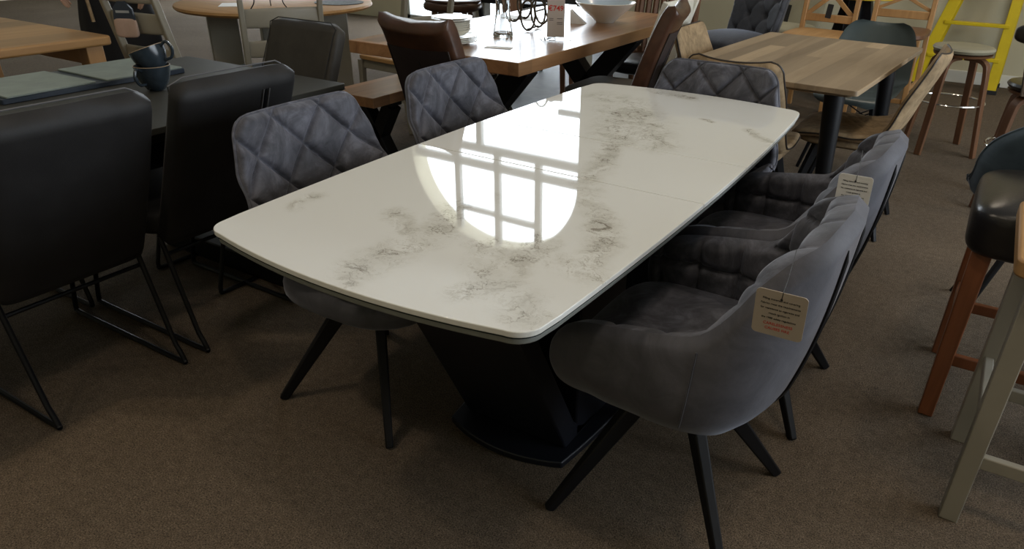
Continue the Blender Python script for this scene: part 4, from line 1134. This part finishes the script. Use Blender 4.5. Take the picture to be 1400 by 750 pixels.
# fabric sample pack hanging from the taupe chair
pk = thing('fabric_sample_pack', 'fabric sample pack with navy header card hanging on a taupe chair rail', 'sample pack', (-3.87, 2.21, .845), math.radians(28))
MB().add([(x, y, z_) for y in (-.006, .006) for x, z_ in ((-.055, -.02), (.055, -.02), (.05, .035), (.018, .07), (-.018, .07), (-.046, .04))],
         [(0, 1, 2, 3, 4, 5), (11, 10, 9, 8, 7, 6)]+[(i, (i+1) % 6, 6+(i+1) % 6, 6+i) for i in range(6)]).ob('header_card', M_navy, pk, smooth=False)
MB().pad((0, 0, -.06), (.12, .02, .095), 5, 28, 14).ob('blush_pouch', M_kraft, pk)
MB().box((0, -.007, .02), (.07, .001, .012)).ob('printed_band', M_frame, pk, smooth=False)

# ------------------------------------------------------------------ person in black
def person(loc, rz):
    t = thing('person', 'person in black coat and trousers standing behind the honey oak table at the left', 'person', loc, rz)
    def skin(name, verts, edges, rad, mat, parent, root=0, sub=2):
        me = bpy.data.meshes.new(name); me.from_pydata(verts, edges, []); o = bpy.data.objects.new(name, me); COL.objects.link(o); o.parent = parent
        sk = o.modifiers.new('skin', 'SKIN'); sk.use_smooth_shade = True
        for i, r in enumerate(rad): me.skin_vertices[0].data[i].radius = (r if isinstance(r, tuple) else (r, r))
        me.skin_vertices[0].data[root].use_root = True
        q = o.modifiers.new('s', 'SUBSURF'); q.levels = sub; q.render_levels = sub
        me.materials.append(mat); return o
    # body (skin), pelvis root
    V_ = [(0, 0, .95), (0, 0, 1.15), (0, 0, 1.35), (-.01, 0, 1.46), (.0, 0, 1.54), (.01, 0, 1.60),
          (0, .09, .90), (.01, .10, .50), (-.01, .10, .09), (.10, .11, .04), (0, -.09, .90), (.01, -.10, .50), (-.01, -.10, .09), (.10, -.11, .04),
          (0, .17, 1.42), (0, .24, 1.13), (.10, .24, .92), (0, -.17, 1.42), (0, -.24, 1.13), (.10, -.24, .92)]
    E_ = [(0, 1), (1, 2), (2, 3), (3, 4), (4, 5), (0, 6), (6, 7), (7, 8), (8, 9), (0, 10), (10, 11), (11, 12), (12, 13), (3, 14), (14, 15), (15, 16), (3, 17), (17, 18), (18, 19)]
    R_ = [(.12, .15), (.11, .14), (.11, .16), (.08, .10), .05, .05, .09, .065, .04, .035, .09, .065, .04, .035, .055, .042, .028, .055, .042, .028]
    def has(o): return o
    me = bpy.data.meshes.new('body'); me.from_pydata(V_, E_, []); o = bpy.data.objects.new('body', me); COL.objects.link(o); o.parent = t
    o.modifiers.new('skin', 'SKIN').use_smooth_shade = True
    if not me.skin_vertices:
        bpy.context.view_layer.objects.active = o
    sv = me.skin_vertices[0].data if me.skin_vertices else None
    if sv:
        for i, r in enumerate(R_): sv[i].radius = r if isinstance(r, tuple) else (r, r)
        sv[0].use_root = True
    q = o.modifiers.new('s', 'SUBSURF'); q.levels = 2; q.render_levels = 2
    me.materials.append(M_cloth)
    # head with face
    def head(u, v):
        a = u*2*PI; b = -PI/2+v*PI
        x = math.cos(b)*math.cos(a); y = math.cos(b)*math.sin(a); z_ = math.sin(b)
        r = Vector((x*.095, y*.075, z_*.118))
        if z_ < 0: r.x *= 1+.05*z_; r.y *= 1+.22*z_
        nose = math.exp(-((y/.22)**2+((z_+.12)/.22)**2))*(x > 0)*.022; brow = math.exp(-((z_-.18)/.1)**2)*(x > 0)*.004
        eye = -math.exp(-(((abs(y)-.35)/.14)**2+((z_-.04)/.10)**2))*(x > 0)*.008; lip = math.exp(-((y/.3)**2+((z_+.48)/.07)**2))*(x > 0)*.006
        r.x += nose+brow+eye+lip
        return r+Vector((.015, 0, 1.69))
    MB().grid(head, 40, 30, cu=True).ob('head', M_skin, t, angle=80)
    MB().grid(lambda u, v: Vector((math.cos(-PI/2+v*PI)*math.cos(u*2*PI)*.105-.012, math.cos(-PI/2+v*PI)*math.sin(u*2*PI)*.086, math.sin(-PI/2+v*PI)*.118+.022))+Vector((.0, 0, 1.70)) , 30, 20, cu=True).ob('hair', M_hair, t, angle=80)
    # coat with open skirt to the knee
    def coat(u, v):
        a = u*2*PI; z_ = .16+v*1.30
        rx = interp([(0, .185), (.35, .17), (.6, .145), (.85, .15), (1, .085)], v); ry = interp([(0, .26), (.35, .24), (.6, .20), (.85, .215), (1, .10)], v)
        w = 1+.03*math.sin(a*9)*(1-v)
        return Vector((rx*math.cos(a)*w, ry*math.sin(a)*w, z_))
    MB().grid(coat, 64, 30, cu=True).ob('coat', M_cloth, t, angle=80)
    for sg in (-1, 1):
        MB().tube(catmull([(0, sg*.17, 1.42), (.0, sg*.235, 1.28), (.0, sg*.25, 1.13), (.06, sg*.25, 1.0), (.10, sg*.245, .93)], 5), [.062]*5+[.058]*5+[.054]*5+[.048]*5+[.042], 14).ob('sleeve', M_cloth, t)
        # hand: palm, four fingers and thumb
        base = Vector((.115, sg*.245, .90))
        MB().pad(base+Vector((.008, 0, -.03)), (.034, .075*.42, .085), 2.6, 20, 12).ob('palm', M_skin, t)
        for k in range(4):
            fx = -.024+k*.0165; l_ = (.062, .07, .066, .052)[3-k]
            p0 = base+Vector((fx+.005, 0, -.06))
            MB().tube([p0, p0+Vector((.004, -sg*.004, -l_*.45)), p0+Vector((.002, -sg*.014, -l_*.8)), p0+Vector((-.002, -sg*.022, -l_))], [.0085, .008, .007, .005], 8).ob('finger', M_skin, t)
        MB().tube([base+Vector((.02, -sg*.008, -.01)), base+Vector((.042, -sg*.014, -.035)), base+Vector((.045, -sg*.018, -.06))], [.010, .009, .006], 8).ob('thumb', M_skin, t)
    for sg in (-1, 1): MB().pad((.055, sg*.105, .035), (.27, .095, .07), 2.8, 28, 14).ob('shoe', M_blackleather, t)
    MB().tube(catmull([(.19, -.05, 1.2), (.195, -.06, .98), (.20, -.05, .80), (.198, -.045, .70)], 4), .010, 6).ob('lanyard_strap', M_tan, t)
    return t
person((-4.88, 2.75, 0), math.radians(-60))

# tags on the armchairs (hang from the top of the outer back)
def place_tag(label, uvz, X_hint, mat): pass
safety_tag('beige fire safety tag hanging on the back of the nearest grey armchair', (-.198, 1.083, .778), (1, .03, .0), (-.02, -.10, 1), .084, .088, plain('beige_tag_card', (.42, .36, .30), .6))
safety_tag('white fire safety tag hanging on the back of the second grey armchair', (-.198, 1.693, .804), (1, .03, .0), (-.02, -.10, 1), .074, .086, M_card)
